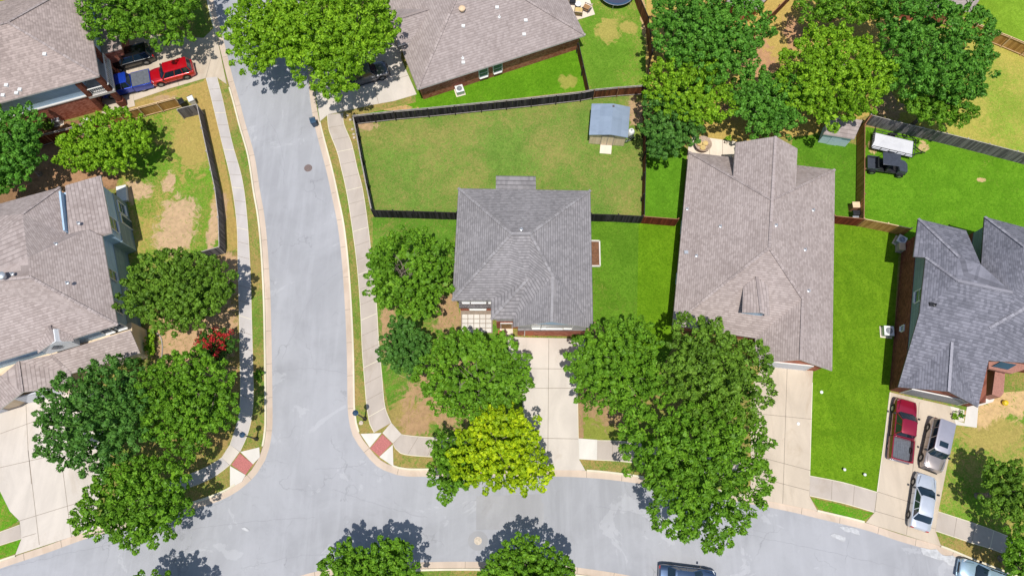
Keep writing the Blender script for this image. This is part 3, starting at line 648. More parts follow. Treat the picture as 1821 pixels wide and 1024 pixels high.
# dormer
D = dict(r0=X(1346, 492, sp_)); D['r1'] = P(1353.8, 556, D['r0'].z + .05); D['l0'] = X(1322, 509, sp_); D['l1'] = P(1320, 555.5, D['l0'].z); D['m0'] = X(1366.5, 506.5, sp_); D['m1'] = P(1369, 561, D['m0'].z)
h.roof(D, [['r0', 'r1', 'l1', 'l0'], ['r0', 'm0', 'm1', 'r1']], 'sh_taupe', [('r0', 'r1')], t=.1)
dd = (D['l0'] - D['l1']).normalized(); c0, c1, c2 = D['l1'] + dd * .3, D['r1'] + dd * .3, D['m1'] + dd * .3
sx = (c2 - c0).normalized() * .3; b = MB(); base_z = 3.0
pl = [V3((c0 + sx).to_tuple()[:2] + (base_z,)), V3((c2 - sx).to_tuple()[:2] + (base_z,)), c2 - sx - V3((0, 0, .05)), c1 - V3((0, 0, .12)), c0 + sx - V3((0, 0, .05))]
back = dd * 1.5; n = 5; b.add(pl + [p + back for p in pl], [tuple(range(5)), tuple(range(5, 10))[::-1]] + [(i, (i + 1) % 5, 5 + (i + 1) % 5, 5 + i) for i in range(5)])
b.build('dormer_wall', 'sid_blue', h.e)
for x, y, k in ((1222, 372, 'pipe'), (1281, 402.7, 'pipe'), (1238.6, 455, 'pipe'), (1220, 449, 'box')): h.vent(x, y, wp, k)
for x, y, k in ((1446, 374, 'pipe'), (1431.5, 444, 'pipe'), (1438, 517, 'pipe'), (1380, 401, 'pipe')): h.vent(x, y, ep, k)
H4 = h

# ---- top-middle house
h = House('one-storey brick house with wide warm grey roof at the top, north of the black fence', 'house', (880, 60))
E_ = 2.8; eS = lambda x, y: P(x, y, E_)
V = dict(SW=eS(742.5, 159.7), SE=eS(1041, 63), W1=eS(714, 90))
sp_ = plane(V['SW'], V['SE'], .42); ds = (V['SE'] - V['SW']).normalized(); up_ = V3((-ds.y, ds.x, 0)); Dp = 15.5
V['NW'] = V['SW'] + up_ * Dp; V['NE'] = V['SE'] + up_ * Dp; rz = V3((0, 0, Dp / 2 * .42))
V['R0'] = V['SW'] + up_ * Dp / 2 + ds * Dp / 2 + rz; V['R1'] = V['SE'] + up_ * Dp / 2 - ds * Dp / 2 + rz
h.roof(V, [['SW', 'SE', 'R1', 'R0'], ['SE', 'NE', 'R1'], ['NE', 'NW', 'R0', 'R1'], ['NW', 'SW', 'R0']], 'sh_warm', [('SW', 'R0'), ('SE', 'R1'), ('R0', 'R1'), ('NE', 'R1'), ('NW', 'R0')])
h.walls([V[k] for k in ('SW', 'SE', 'NE', 'NW')], E_, 'brick'); q = h.pts
a_, b_ = V['SW'] + up_ * .45 + ds * .45, V['SE'] + up_ * .45 - ds * .45
for f in (.385, .475): h.opening(a_, b_, f, .95, .8, 2.1)
h.opening(V['NW'] + ds * .45 - up_ * 9, V['SW'] + ds * .45 + up_ * 2, .5, 0.9 + 3.6, .05, 2.15, 'garage_door', 'garage_w')
# upper gable over the garage side
G = dict(a=P(709, 82, 3.3) + V3((-.1, 0, 0)), b=P(706, 16, 3.3)); G['a2'] = G['a'] + ds * 5; G['b2'] = G['b'] + ds * 6
md = (G['a'] + G['b']) / 2; G['m'] = md + V3((0, 0, 1.2)); G['m2'] = G['m'] + ds * 5.5
h.roof(G, [['a', 'a2', 'm2', 'm'], ['b', 'm', 'm2', 'b2']], 'sh_warm', [('m', 'm2')])
h.gable(G['b'], G['a'], G['m'], ds * .4, 'sid_blue')
b = MB(); b.prism(inset([G['a'], G['a2'], G['b2'], G['b']], .4), 0, 3.15); b.build('wall', 'brick', h.e)
h.vent(822, 19, sp_, 'turbine', 'tanbox')
for x, y, k in ((884, 14, 'box'), (935, 37, 'box'), (888, 31, 'pipe'), (824, 47, 'box'), (932, 62, 'box'), (823, 104, 'pipe'), (824, 112, 'box')): h.vent(x, y, sp_, k, 'whitep')
H6 = h

# ---- top-left house: two storeys, corner porch
h = House('two-storey house with tan roof, blue siding and brick corner porch at the top left', 'house', (60, 110))
E_ = 5.4; eS = lambda x, y: P(x, y, E_)
V = dict(SE=eS(176.4, 135.8), SW=eS(-160, 226)); ds = (V['SE'] - V['SW']).normalized(); up_ = V3((-ds.y, ds.x, 0)); Dp = 12.5
sp_ = plane(V['SW'], V['SE'], .5)
V['NE'] = V['SE'] + up_ * Dp; V['NW'] = V['SW'] + up_ * Dp; rz = V3((0, 0, Dp / 2 * .5)); V['R0'] = V['SW'] + up_ * Dp / 2 + ds * Dp / 2 + rz; V['R1'] = V['SE'] + up_ * Dp / 2 - ds * Dp / 2 + rz
h.roof(V, [['SW', 'SE', 'R1', 'R0'], ['SE', 'NE', 'R1'], ['NE', 'NW', 'R0', 'R1'], ['NW', 'SW', 'R0']], 'sh_brown', [('SE', 'R1'), ('NE', 'R1'), ('R0', 'R1'), ('SW', 'R0')])
cut = 2.6                                      # the porch occupies the last metres at the south-east corner
c1_ = V['SE'] - ds * cut
fp = [V['SW'] + (ds + up_) * .45, c1_ + up_ * .45, c1_ + up_ * 4.2, V['SE'] - ds * .45 + up_ * 4.2, V['NE'] - (ds + up_) * .45, V['NW'] + (ds - up_) * .45]
h.walls(fp, E_ - .1, 'sid_blue', 2.75, 0); h.walls([p for p in inset(fp, -.12)], 2.75, 'brick', 0, 0, 'brick_wall')
b = MB(); bp = inset(fp, -.2); b.prism(bp, 2.72, 2.86); b.build('belt_course', 'trim', h.e)
for k, (q0, q1) in enumerate(((-.35, .35), (-.35, 4.0))):
    b = MB(); c = V['SE'] + ds * q0 + up_ * q1
    for z0, z1, r_ in ((0, 1.0, .36), (1.0, 5.2, .24)):
        b.prism([c + ds * x + up_ * y for x, y in ((-r_, -r_), (r_, -r_), (r_, r_), (-r_, r_))], z0, z1)
    b.build('porch_column', 'brickd', h.e)
b = MB(); c = c1_ + up_ * .35 + ds * .2; b.prism([c + ds * x + up_ * y for x, y in ((-.24, -.24), (.24, -.24), (.24, .24), (-.24, .24))], 0, 5.2); b.build('porch_column', 'brickd', h.e)
b = MB(); b.prism([c1_ + up_ * .1, V['SE'] + up_ * .1 + ds * .1, V['SE'] + up_ * 4.2 + ds * .1, c1_ + up_ * 4.2], 2.5, 2.8); b.build('balcony_floor', 'trim', h.e)
b = MB()
for a0, a1 in ((c1_ + up_ * .2, V['SE'] + up_ * .2), (V['SE'] + up_ * .2, V['SE'] + up_ * 4.2)):
    b.beam(a0 + V3((0, 0, 3.75 - a0.z)), a1 + V3((0, 0, 3.75 - a1.z)), .1, .08)
    for i in range(14):
        p = a0.lerp(a1, i / 13); b.beam(V3((p.x, p.y, 2.8)), V3((p.x, p.y, 3.72)), .04, .04)
b.build('balcony_railing', 'frame', h.e)
b = MB(); b.prism([c1_ - ds * .1 - up_ * .3, V['SE'] + ds * .8 - up_ * .3, V['SE'] + up_ * 4.5 + ds * .8, c1_ + up_ * 4.5 - ds * .1], 0, .16); b.build('porch_floor', 'drive2', h.e)
# low garage roof to the north-east, in tree shade
G = dict(a=P(166, 48, 3.0), b=P(203, 95, 3.0)); G['c'] = G['b'] + up_ * 6; G['d'] = G['a'] + up_ * 4
b = MB(); b.prism([V['SE'] + up_ * 5.0 - ds * .5, V['SE'] + up_ * 5.0 + ds * 1.4, V['SE'] + up_ * 12 + ds * 1.4, V['SE'] + up_ * 12 - ds * .5], 0, 2.9); b.build('garage_wall', 'brick', h.e)
b = MB(); b.prism([V['SE'] + up_ * 4.8 - ds * .4, V['SE'] + up_ * 4.8 + ds * 1.7, V['SE'] + up_ * 12.2 + ds * 1.7, V['SE'] + up_ * 12.2 - ds * .4], 2.9, 3.05); b.build('garage_roof', 'sh_brown', h.e)
a_, b_ = c1_ + up_ * .5, c1_ + up_ * 4.1
h.opening(a_, b_, .5, 1.0, .2, 2.2, 'front_door', 'wood'); h.opening(a_, b_, .5, 1.1, 2.9, 4.9, 'balcony_door', 'glass')
h.opening(c1_ + up_ * 4.2, V['SE'] + up_ * 4.2, .5, 1.1, 3.4, 4.6)
for x, y, k in ((12, 152, 'box'), (36, 160, 'box'), (30, 166, 'box'), (6, 170, 'box'), (80, 97, 'box')): h.vent(x, y, sp_, k, 'whitep')
H1 = h

# ---- left house
h = House('large two-storey house with taupe roof, blue siding and low garage roofs at the left edge', 'house', (80, 520))
E_ = 5.4; eS = lambda x, y, z=5.4: P(x, y, z)
V = dict(a=eS(-110, 392), b=eS(107, 333), c=eS(178.7, 312), d=eS(199, 414.4), e=eS(181.7, 420), f=eS(209.5, 577.7), g=eS(-110, 676))
sp_ = plane(V['g'], V['f'], .5); ep = plane(V['f'], V['e'], .5); npl = plane(V['b'], V['a'], .5)
V['P1'] = X(52.7, 492.7, sp_); V['Q'] = X(49, 458, sp_); V['R'] = X(38, 379, npl); V['W1'] = X(-60, 500, sp_)
V['T'] = X(156, 408, ep); V['P1'].z = max(V['P1'].z, V['Q'].z - .6)
V['b1'] = P(118, 416, 6.0); V['P1'] = P(52.7, 492.7, 8.1)
V['Q'] = P(49, 458, 8.1); V['R'] = P(40, 381, 7.2); V['W1'] = P(-60, 505, 8.1)
h.roof(V, [['g', 'f', 'P1', 'W1'], ['f', 'e', 'T', 'Q', 'P1'], ['Q', 'b1', 'b', 'R'], ['Q', 'T', 'b1'], ['a', 'W1', 'P1', 'Q', 'R'], ['a', 'R', 'b'], ['g', 'W1', 'a']], 'sh_taupe', [('P1', 'f'), ('R', 'b'), ('W1', 'P1')])
# north-east wing, a little lower, with the tall side wall above it
U = dict(b=eS(107, 333, 5.1), c=eS(178.7, 312, 5.1), d=eS(199, 414.4, 5.1), e=eS(181, 420, 5.1)); ep2 = plane(U['d'], U['c'], .3)
U['t'] = X(116, 330, ep2); U['s'] = X(122, 416, ep2)
h.roof(U, [['t', 'c', 'd', 'e', 's']], 'sh_taupe')
b = MB(); b.beam(P(113, 345, 5.9), P(121, 414, 5.9), .16, 1.2); b.build('side_wall', 'sid_blue', h.e)
fp = [V['a'], V['b'], V['c'], V['d'], V['e'], V['f'], V['g']]
h.walls(fp, E_ - .35, 'sid_blue', 2.7); h.walls(fp, 2.7, 'sid_slate', 0, .4, 'lower_wall'); q = h.pts
e1 = (V['d'] - V['c']); a_, b_ = V['d'] - V3((.42, 0, 0)), V['c'] - V3((.42, 0, 0)); a_, b_ = a_ + e1.normalized() * -.5, b_ + e1.normalized() * .5
h.opening(a_, b_, .2, 1.3, 3.3, 4.6); h.opening(a_, b_, .75, 1.2, 1.0, 2.2); h.opening(a_, b_, .5, .9, .1, 2.1, 'back_door', 'glass')
e2 = (V['f'] - V['e']).normalized(); a_, b_ = V['f'] - V3((.42, 0, 0)) - e2 * .5, V['e'] - V3((.42, 0, 0)) + e2 * .5
h.opening(a_, b_, .62, .9, 3.4, 4.6); h.opening(a_, b_, .2, .9, 3.4, 4.6); h.opening(a_, b_, .45, 1.2, .9, 2.1)
fs = (V['f'] - V['g']).normalized(); fo = V3((-fs.y, fs.x, 0)); a_, b_ = V['g'] + fo * .42, V['f'] + fo * .42
h.opening(a_, b_, .955, 1.1, 3.5, 4.7); h.opening(a_, b_, .90, 1.1, 3.5, 4.7)
# lower front roofs
E2 = 2.9; e2_ = lambda x, y, z=E2: P(x, y, z)
L = dict(a=e2_(249, 627.5), b=e2_(126, 664), c=e2_(126, 676), d=e2_(110, 689), e=e2_(38, 699), f=e2_(-2, 729), g=e2_(-110, 762))
lp = plane(L['b'], L['a'], .42); L['A'] = X(231.5, 586.5, lp); L['B'] = X(90, 631, lp)
L['r'] = X(34, 643, lp); L['r'].z = L['B'].z + .2; L['q'] = P(40, 697, L['r'].z); L['W'] = P(-110, 672, L['B'].z); L['m'] = P(2, 668, L['B'].z)
h.roof(L, [['a', 'A', 'B', 'b'], ['B', 'r', 'q', 'd', 'c', 'b'], ['r', 'm', 'f', 'q'], ['m', 'W', 'g', 'f'], ['B', 'W', 'm', 'r']][:4], 'sh_taupe', [('B', 'b'), ('r', 'q')])
lw = [L['a'] - fs * .5 + fo * .4, L['b'] + fo * .4, L['b'] + fo * .3 - V3((.0, 1.6, 0)), L['e'] + fo * .5, L['f'] + fo * .8, L['g'] + fo * .8, V['g'] + fo * 1, V['f'] + fo * 1]
b = MB(); b.prism(lw, 0, 2.85); b.build('garage_wall', 'sid_tan', h.e)
b = MB(); g0, g1 = P(38, 712, 1.3), P(118, 690, 1.3); b.beam(g0, g1, .12, 2.2); b.build('garage_door', 'garage_w', h.e)
b = MB(); g0, g1 = P(-70, 746, 1.3), P(0, 726, 1.3); b.beam(g0, g1, .12, 2.2); b.build('garage_door', 'garage_w', h.e)
# white front dormer
D = dict(x=X(88, 579, sp_)); D['y'] = P(97, 607, D['x'].z - .1); D['l'] = eS(67, 627.5, 5.35); D['r'] = eS(131, 606, 5.35); D['l0'] = X(66, 616, sp_); D['r0'] = X(128, 596, sp_)
h.roof(D, [['x', 'y', 'l', 'l0'], ['x', 'r0', 'r', 'y']], 'sh_taupe', [('x', 'y')], t=.12)
b = MB(); w0, w1, w2 = P(72, 624, 5.1), P(99, 607, 6.2), P(128, 608, 5.1); w3, w4 = P(160, 597, 5.2), P(160, 602, 4.0)
low0, low1 = V3((w0.x, w0.y, 3.9)), V3((w2.x, w2.y, 3.9)); bk = fo * 1.2
pl = [low0, low1, w2, w1, w0]; b.add(pl + [p + bk for p in pl], [tuple(range(5)), tuple(range(5, 10))[::-1]] + [(i, (i + 1) % 5, 5 + (i + 1) % 5, 5 + i) for i in range(5)]); b.build('dormer_wall', 'sid_white', h.e)
mm = (w0 + w2) / 2 + V3((0, 0, -.1)) - fo * .04; b = MB(); b.add([mm + fs * .5, mm + V3((0, 0, .45)), mm - fs * .5, mm - V3((0, 0, .45))], [(0, 1, 2, 3)]); 
b.v += [tuple(V3(v) - fo * .05) for v in b.v]; b.f.append((4, 5, 6, 7)); b.m.append(0); b.build('dormer_window', 'glass', h.e)
for x, y in ((6, 492),): h.vent(x, y, sp_, 'turbine')
for x, y in ((140, 397), (100, 434)): h.vent(x, y, ep, 'pipe')
for x, y in ((22, 487), (120, 503)): h.vent(x, y, sp_, 'pipe')
H2 = h

# ---- right-edge house
h = House('two-storey house with slate grey roof and dark brick side wall at the right edge', 'house', (1720, 540))
E_ = 5.3; eS = lambda x, y, z=5.3: P(x, y, z)
V = dict(a=eS(1646, 458), c=P(1597, 688, 2.9), d=P(1739.4, 723.7, 2.9), f=eS(1900, 650), g=eS(1900, 425), h=eS(1751, 385.5), i=eS(1744.7, 470.6))
ms = plane(V['c'], V['d'], .375)
for k_, q_ in dict(b=(1635, 558), k=(1702.5, 499), m=(1800, 520), e=(1758, 641), gr=(1693, 608)).items(): V[k_] = X(*q_, ms)
V['gx'] = P(1687, 696, V['gr'].z); wp = plane(V['a'], V['b'], .5); V['n'] = P(1821, 439, 7.4); V['rr'] = P(1862, 480, 8.0)
Wa, Wb2 = eS(1633, 389, 5.0), eS(1718, 409.7, 5.0); npl = plane(Wb2, Wa, .42); V.update(wa=Wa, wb=Wb2, wd=eS(1624, 456.6, 5.0), wc=X(1744, 470, npl), wr=X(1706, 458, npl))
h.roof(V, [['wa', 'wb', 'wc', 'wr'], ['wa', 'wr', 'a', 'wd'], ['a', 'wr', 'k'], ['wr', 'wc', 'm', 'k'], ['a', 'k', 'b'], ['b', 'k', 'gr', 'c'], ['c', 'gr', 'gx'], ['gr', 'd', 'gx'], ['gr', 'e', 'd'], ['gr', 'k', 'm', 'e'],
           ['h', 'g', 'rr', 'n'], ['h', 'n', 'm', 'i'], ['m', 'n', 'rr'], ['m', 'rr', 'f', 'e'], ['g', 'f', 'rr']], 'sh_slate', [('a', 'k'), ('wa', 'wr'), ('h', 'n'), ('gr', 'gx'), ('k', 'm')], 'cap_g', trim='trimd')
# right wing front roof above the entry
U = dict(a=eS(1758.8, 583, 5.4), b=P(1754, 639.5, 3.6), c=P(1900, 643, 3.6), d=P(1900, 500, 6.5), e=P(1821, 549, 6.3))
h.roof(U, [['a', 'b', 'c', 'd', 'e']], 'sh_slate', [('a', 'e')], 'cap_g', trim='trimd')
wl = [P(1580, 694, 0), P(1600, 470, 0)]; wv = (wl[1] - wl[0]).normalized(); wo = V3((wv.y, -wv.x, 0))    # pointing east
SWc = wl[0]; NWc = wl[1] + wv * 2.1; fe = P(1722, 724, 0); fd = (fe - SWc).normalized(); fe = SWc + fd * 7.2
hx, gx_ = V['h'] + V3((.45, -.5, 0)), V['g'] + V3((0, -.5, 0))
fp = [SWc, fe, fe + wv * 4.2, V3((52, (fe + wv * 4.2).y - 1.5, 0)), gx_, hx, V['i'] + V3((.4, 0, 0)), V['wc'] + V3((-.6, .3, 0)), V['wb'] + V3((-.45, -.45, 0)), NWc]
b = MB(); b.prism(fp, 0, 2.7); b.build('brick_wall', 'brickd', h.e)
up2 = [SWc + wv * 7 + wo * .06, SWc + wv * 7 + fd * 6.5, V3((52, (fe + wv * 7).y - 1.5, 0)), gx_ + V3((0, -.05, 0)), hx + V3((.05, -.05, 0)), V['i'] + V3((.45, 0, 0)), V['wc'] + V3((-.65, .25, 0)), V['wb'] + V3((-.5, -.5, 0)), NWc - wv * .05 + wo * .06]
b = MB(); b.prism(up2, 2.7, 4.8); b.build('upper_wall', 'sid_slate', h.e)
b = MB(); q_ = [SWc + wv * s_ + wo * .06 + V3((0, 0, z_)) for s_, z_ in ((.3, 2.7), (6.98, 2.7), (6.98, 4.8), (5.6, 4.75), (.3, 2.75))]; b.add(q_ + [p + wo * .1 for p in q_], [(0, 1, 2, 3, 4), (9, 8, 7, 6, 5)] + [(i_, (i_ + 1) % 5, 5 + (i_ + 1) % 5, 5 + i_) for i_ in range(5)]); b.build('upper_wall', 'sid_slate', h.e)
h.gable(V['c'], V['d'], V['gx'], wv * .5, 'brick')
h.opening(SWc, fe, .5, 5.2, .05, 2.2, 'garage_door', 'garage_g')
bb = SWc + wv * 9; h.opening(NWc, SWc, .45, 1.1, 3.5, 4.7); h.opening(NWc, SWc, .62, .5, 1.5, 1.9)
pb = [P(1744, 706, 0), P(1758, 711, 0), P(1764, 704, 0), P(1767, 668, 0), P(1750, 662, 0)]; b = MB(); b.prism(pb, 0, 1.6); b.build('porch_wall', 'brickcap', h.e)
b = MB(); b.prism([P(1758, 655, 2.6), P(1800, 664, 2.6), P(1830, 654, 2.6), P(1830, 643, 2.6), P(1758, 643, 2.6)], 2.3, 2.6); b.build('porch_roof', 'brickcap', h.e)
b = MB(); b.prism([P(1768, 650, 3.0), P(1796, 656, 3.0), P(1812, 647, 3.0), P(1783, 642, 3.0)], 2.6, 2.75); o = b.build('window', 'glass', h.e)
for x, y, k in ((1656, 541, 'box'), (1662, 542, 'pipe')): h.vent(x, y, wp, k, 'blackm')
rp = plane(V['k'], V['gr'], .0)
H5 = h

# ---- bits of houses at the top right
def hiphouse(label, pxs, E_, pitch, mat, wall, at):
    h = House(label, 'house', at); V = {k: P(*q, E_) for k, q in zip('abcd', pxs)}
    c = sum(V.values(), V3((0, 0, 0))) / 4; m = min((V['b'] - V['a']).length, (V['c'] - V['b']).length)
    u = (V['b'] - V['a']); u2 = (V['c'] - V['b'])
    if u.length > u2.length: r = u.normalized() * (u.length - m) / 2
    else: r = u2.normalized() * (u2.length - m) / 2
    V['r'] = c - r + V3((0, 0, m / 2 * pitch)); V['s'] = c + r + V3((0, 0, m / 2 * pitch + .01))
    if u.length > u2.length: F_ = [['a', 'b', 's', 'r'], ['b', 'c', 's'], ['c', 'd', 'r', 's'], ['d', 'a', 'r']]
    else: F_ = [['a', 'b', 'r'], ['b', 'c', 's', 'r'], ['c', 'd', 's'], ['d', 'a', 'r', 's']]
    h.roof(V, F_, mat, [('r', 's'), ('a', 'r'), ('b', 'r' if u.length <= u2.length else 's')]); h.walls([V[k] for k in 'abcd'], E_, wall); return h
hiphouse('house with pale grey roof edge behind the trees, beside the bright top right lawn', [(1612, 6), (1729, 21), (1790, -75), (1650, -90)], 3.0, .4, 'sh_warm', 'brick', (1680, -40))
hiphouse('house showing only a grey roof corner at the top, left of a short brown fence', [(1290, 8), (1349, 16), (1392, -34), (1320, -60)], 2.8, .4, 'sh_warm', 'brick', (1340, -20))

# ---- sheds
h = thing('garden_shed', 'tan garden shed with pale blue metal roof and little ramp, in the big fenced yard', 'shed', P(1082, 245, 0))
V = dict(a=P(1052.3, 184.6, 2.15), b=P(1091, 184.6, 2.75), c=P(1120.8, 190.5, 2.15), d=P(1116.7, 245, 2.15), e=P(1086, 239.7, 2.75), f=P(1047.6, 240, 2.15))
hh = House.__new__(House); hh.e = h
hh.roof(V, [['a', 'b', 'e', 'f'], ['b', 'c', 'd', 'e']], 'metal_roof', t=.08, trim='sid_slate')
fpx = inset([V['a'], V['c'], V['d'], V['f']], .16); b = MB(); b.prism(fpx, .15, 2.1); b.build('wall', 'sid_tan', h)
inn = (V['a'] - V['f']).normalized(); hh.gable(V['f'], V['d'], V['e'], inn * .14, 'sid_tan', drop=.1)
ax = (V['d'] - V['f']).normalized(); c0 = (V['d'] + V['f']) / 2 + inn * .12
b = MB(); m = V3((c0.x, c0.y, 0)); b.beam(m - ax * .62 + V3((0, 0, 1.1)), m + ax * .62 + V3((0, 0, 1.1)), .06, 1.8); o = b.build('door', 'sid_tan', h)
b = MB()
for k in (-.64, 0, .64): b.beam(m + ax * k - inn * .04 + V3((0, 0, .2)), m + ax * k - inn * .04 + V3((0, 0, 2.0)), .05, .04)
b.beam(m - ax * .66 - inn * .04 + V3((0, 0, 2.02)), m + ax * .66 - inn * .04 + V3((0, 0, 2.02)), .05, .05); b.build('door_frame', 'rail_w', o)
b = MB(); r0 = m - inn * .05; b.add([r0 - ax * .6 + V3((0, 0, .25)), r0 + ax * .6 + V3((0, 0, .25)), r0 + ax * .6 - inn * .95 + V3((0, 0, .12)), r0 - ax * .6 - inn * .95 + V3((0, 0, .12))], [(0, 1, 2, 3)])
b.add([V3(v) - V3((0, 0, .05)) for v in b.v], [(3, 2, 1, 0), (0, 1, 2, 3)]); b.build('ramp', 'patio', h)
b = MB(); v = V['b']; b.box(v.x - .12, v.x + .08, v.y - .4, v.y - .2, v.z - .1, v.z + .06); b.build('ridge_vent', 'trimd', h)
h = thing('garden_shed', 'grey-roofed shed with a pale blue front under the bright green tree, left of the trailer', 'shed', P(1490, 245, 0))
hh.e = h; V = dict(a=P(1464, 239, 1.9), b=P(1519, 248, 1.9), c=P(1534, 214, 2.4), d=P(1478, 205, 2.4))
hh.roof(V, [['a', 'b', 'c', 'd']], 'sh_warm', t=.08); b = MB(); b.prism(inset([V[k] for k in 'abcd'], .15), 0, 1.9); b.build('wall', 'pool', h)
w0, w1 = V['a'], V['b']; fs_ = (w1 - w0).normalized(); fo_ = V3((fs_.y, -fs_.x, 0)); m = (w0 + w1) / 2 - fo_ * .12
b = MB(); b.beam(V3((m.x, m.y, .95)) - fs_ * .5, V3((m.x, m.y, .95)) + fs_ * .5, .05, 1.7); b.build('door', 'pool', h)

# ================================================================ fences
def fence(label, runs, mat, post='rail_d', rail=None, side=1, hgt=1.8, gap=2.45, loc=None):
    """runs: lists of (px,py) of the TOP edge; side=+1: rails and posts stand on the left of travel"""
    first = P(*runs[0][0], hgt); e = thing('fence', label, 'fence', (first.x, first.y, .1))
    for run in runs:
        pts = [P(x, y, hgt) for x, y in run]
        b = MB(); rl = MB(); posts = []
        for a, c in zip(pts, pts[1:]):
            a = V3((a.x, a.y, 0)); c = V3((c.x, c.y, 0)); d = (c - a); L = d.length; d.normalize(); o = V3((-d.y, d.x, 0)) * side
            # boards with slightly uneven tops
            n = max(1, int(L / .6))
            for i in range(n):
                p, q_ = a.lerp(c, i / n), a.lerp(c, (i + 1) / n); t = hgt + random.uniform(-.025, .02); k = random.uniform(-.008, .008)
                b.beam(p - o * (.0 + k) + V3((0, 0, (t + .08) / 2)), q_ - o * k + V3((0, 0, (t + .08) / 2)) - d * .008, .025, t - .08)
            if rail:
                for z in (.3, hgt - .1): rl.beam(a + o * .05 + V3((0, 0, z)), c + o * .05 + V3((0, 0, z)), .04, .06)
            rl.beam(a + V3((0, 0, hgt + .03)), c + V3((0, 0, hgt + .03)), .07, .03, 0)
            m = max(1, round(L / gap))
            for i in range(m + 1): posts.append(a.lerp(c, i / m) + o * .1)
        b.build('fence_boards', mat, e); rl.build('fence_rail', rail or post, e)
        last = None
        for p in posts:
            if last and (p - last).length < .5: continue
            last = p; q = MB(); q.box(p.x - .05, p.x + .05, p.y - .05, p.y + .05, 0, hgt + .05); q.build('fence_post', post, e)
    return e
fence('black stained fence with pale rails along the north and west of the big lawn', [[(1056, 159.7), (1034, 164), (945, 174), (855, 183), (760, 192.5), (700, 197.8), (627, 206), (633, 236), (641, 280), (650, 325), (660, 373)]], 'f_black', 'rail_d', 'rail_w', 1)
fence('black stained fence between the big lawn and the garden left of the centre house', [[(660, 374), (735, 376), (812, 378.5)]], 'f_black', 'rail_d', None, 1)
fence('short black stained fence on the right of the centre house', [[(1051.7, 381), (1100, 382.5), (1143, 385)]], 'f_black', 'rail_d', None, 1)
fence('brown fence joining the short black fence to the taupe-roofed house with the dormer', [[(1145, 385), (1207, 390)]], 'f_red', 'rail_b', None, 1)
fence('brown fence with rails behind the blue-roofed shed', [[(1057, 159.5), (1100, 155.5), (1148, 152)]], 'f_brown', 'rail_b', 'rail_w', -1)
fence('dark fence running north to south at the right end of the big lawn', [[(1148, 153), (1149, 270), (1146, 384)]], 'f_brown', 'rail_d', None, -1)
fence('brown fence between the side lawn and back lawn of the top-middle house', [[(1029, 77), (1047.5, 160)]], 'f_brown', 'rail_d', None, -1)
fence('dark brown fence beside the trampoline at the top', [[(1118, -60), (1138, -4), (1153, 30), (1160, 90), (1149, 152)]], 'f_brown', 'rail_d', None, 1)
fence('weathered brown fence running north to south beside the trailer and the black buggy', [[(1549, 205), (1538, 222), (1537.5, 300), (1536.3, 390)]], 'f_tan', 'rail_b', None, 1)
fence('long weathered grey fence running diagonally to the right edge behind the trailer', [[(1549, 205), (1600, 218), (1684, 238), (1760, 257), (1860, 283)]], 'f_grey', 'rail_w', None, 1)
fence('red cedar fence between the taupe-roofed house and the tan fence', [[(1485, 384.3), (1536, 389.5)]], 'f_red', 'rail_b', None, 1)
fence('yellow-tan fence reaching the brick wall of the slate-roofed house', [[(1537, 389.5), (1580, 398), (1622, 407)]], 'f_tan', 'rail_t', None, 1)
fence('new brown fence with three pale rails in the top right corner', [[(1870, 96), (1798, 66), (1740, 43), (1690, 24)]], 'f_tan', 'rail_t', 'rail_t', 1)
fence('weathered grey fence along the left sidewalk, around the bare yard', [[(315, 194.6), (350, 186), (367.7, 268), (382, 335), (388, 385), (389.7, 439), (346, 451)]], 'f_grey', 'rail_w', None, -1)
fence('yellow-tan fence with a top rail between the two left yards', [[(311, 174), (245, 191.5), (175, 210.7)]], 'f_tan', 'rail_t', 'rail_t', 1)
fence('dark shaded fence between the two trees at the left', [[(174, 211), (123, 228), (79, 239), (0, 262)]], 'f_brown', 'rail_b', 'rail_w', 1)
fence('short brown fence beside the roof corner at the top of the photo', [[(1345.5, 51), (1387.7, 9.7), (1430, -34)]], 'f_brown', 'rail_b', None, 1)

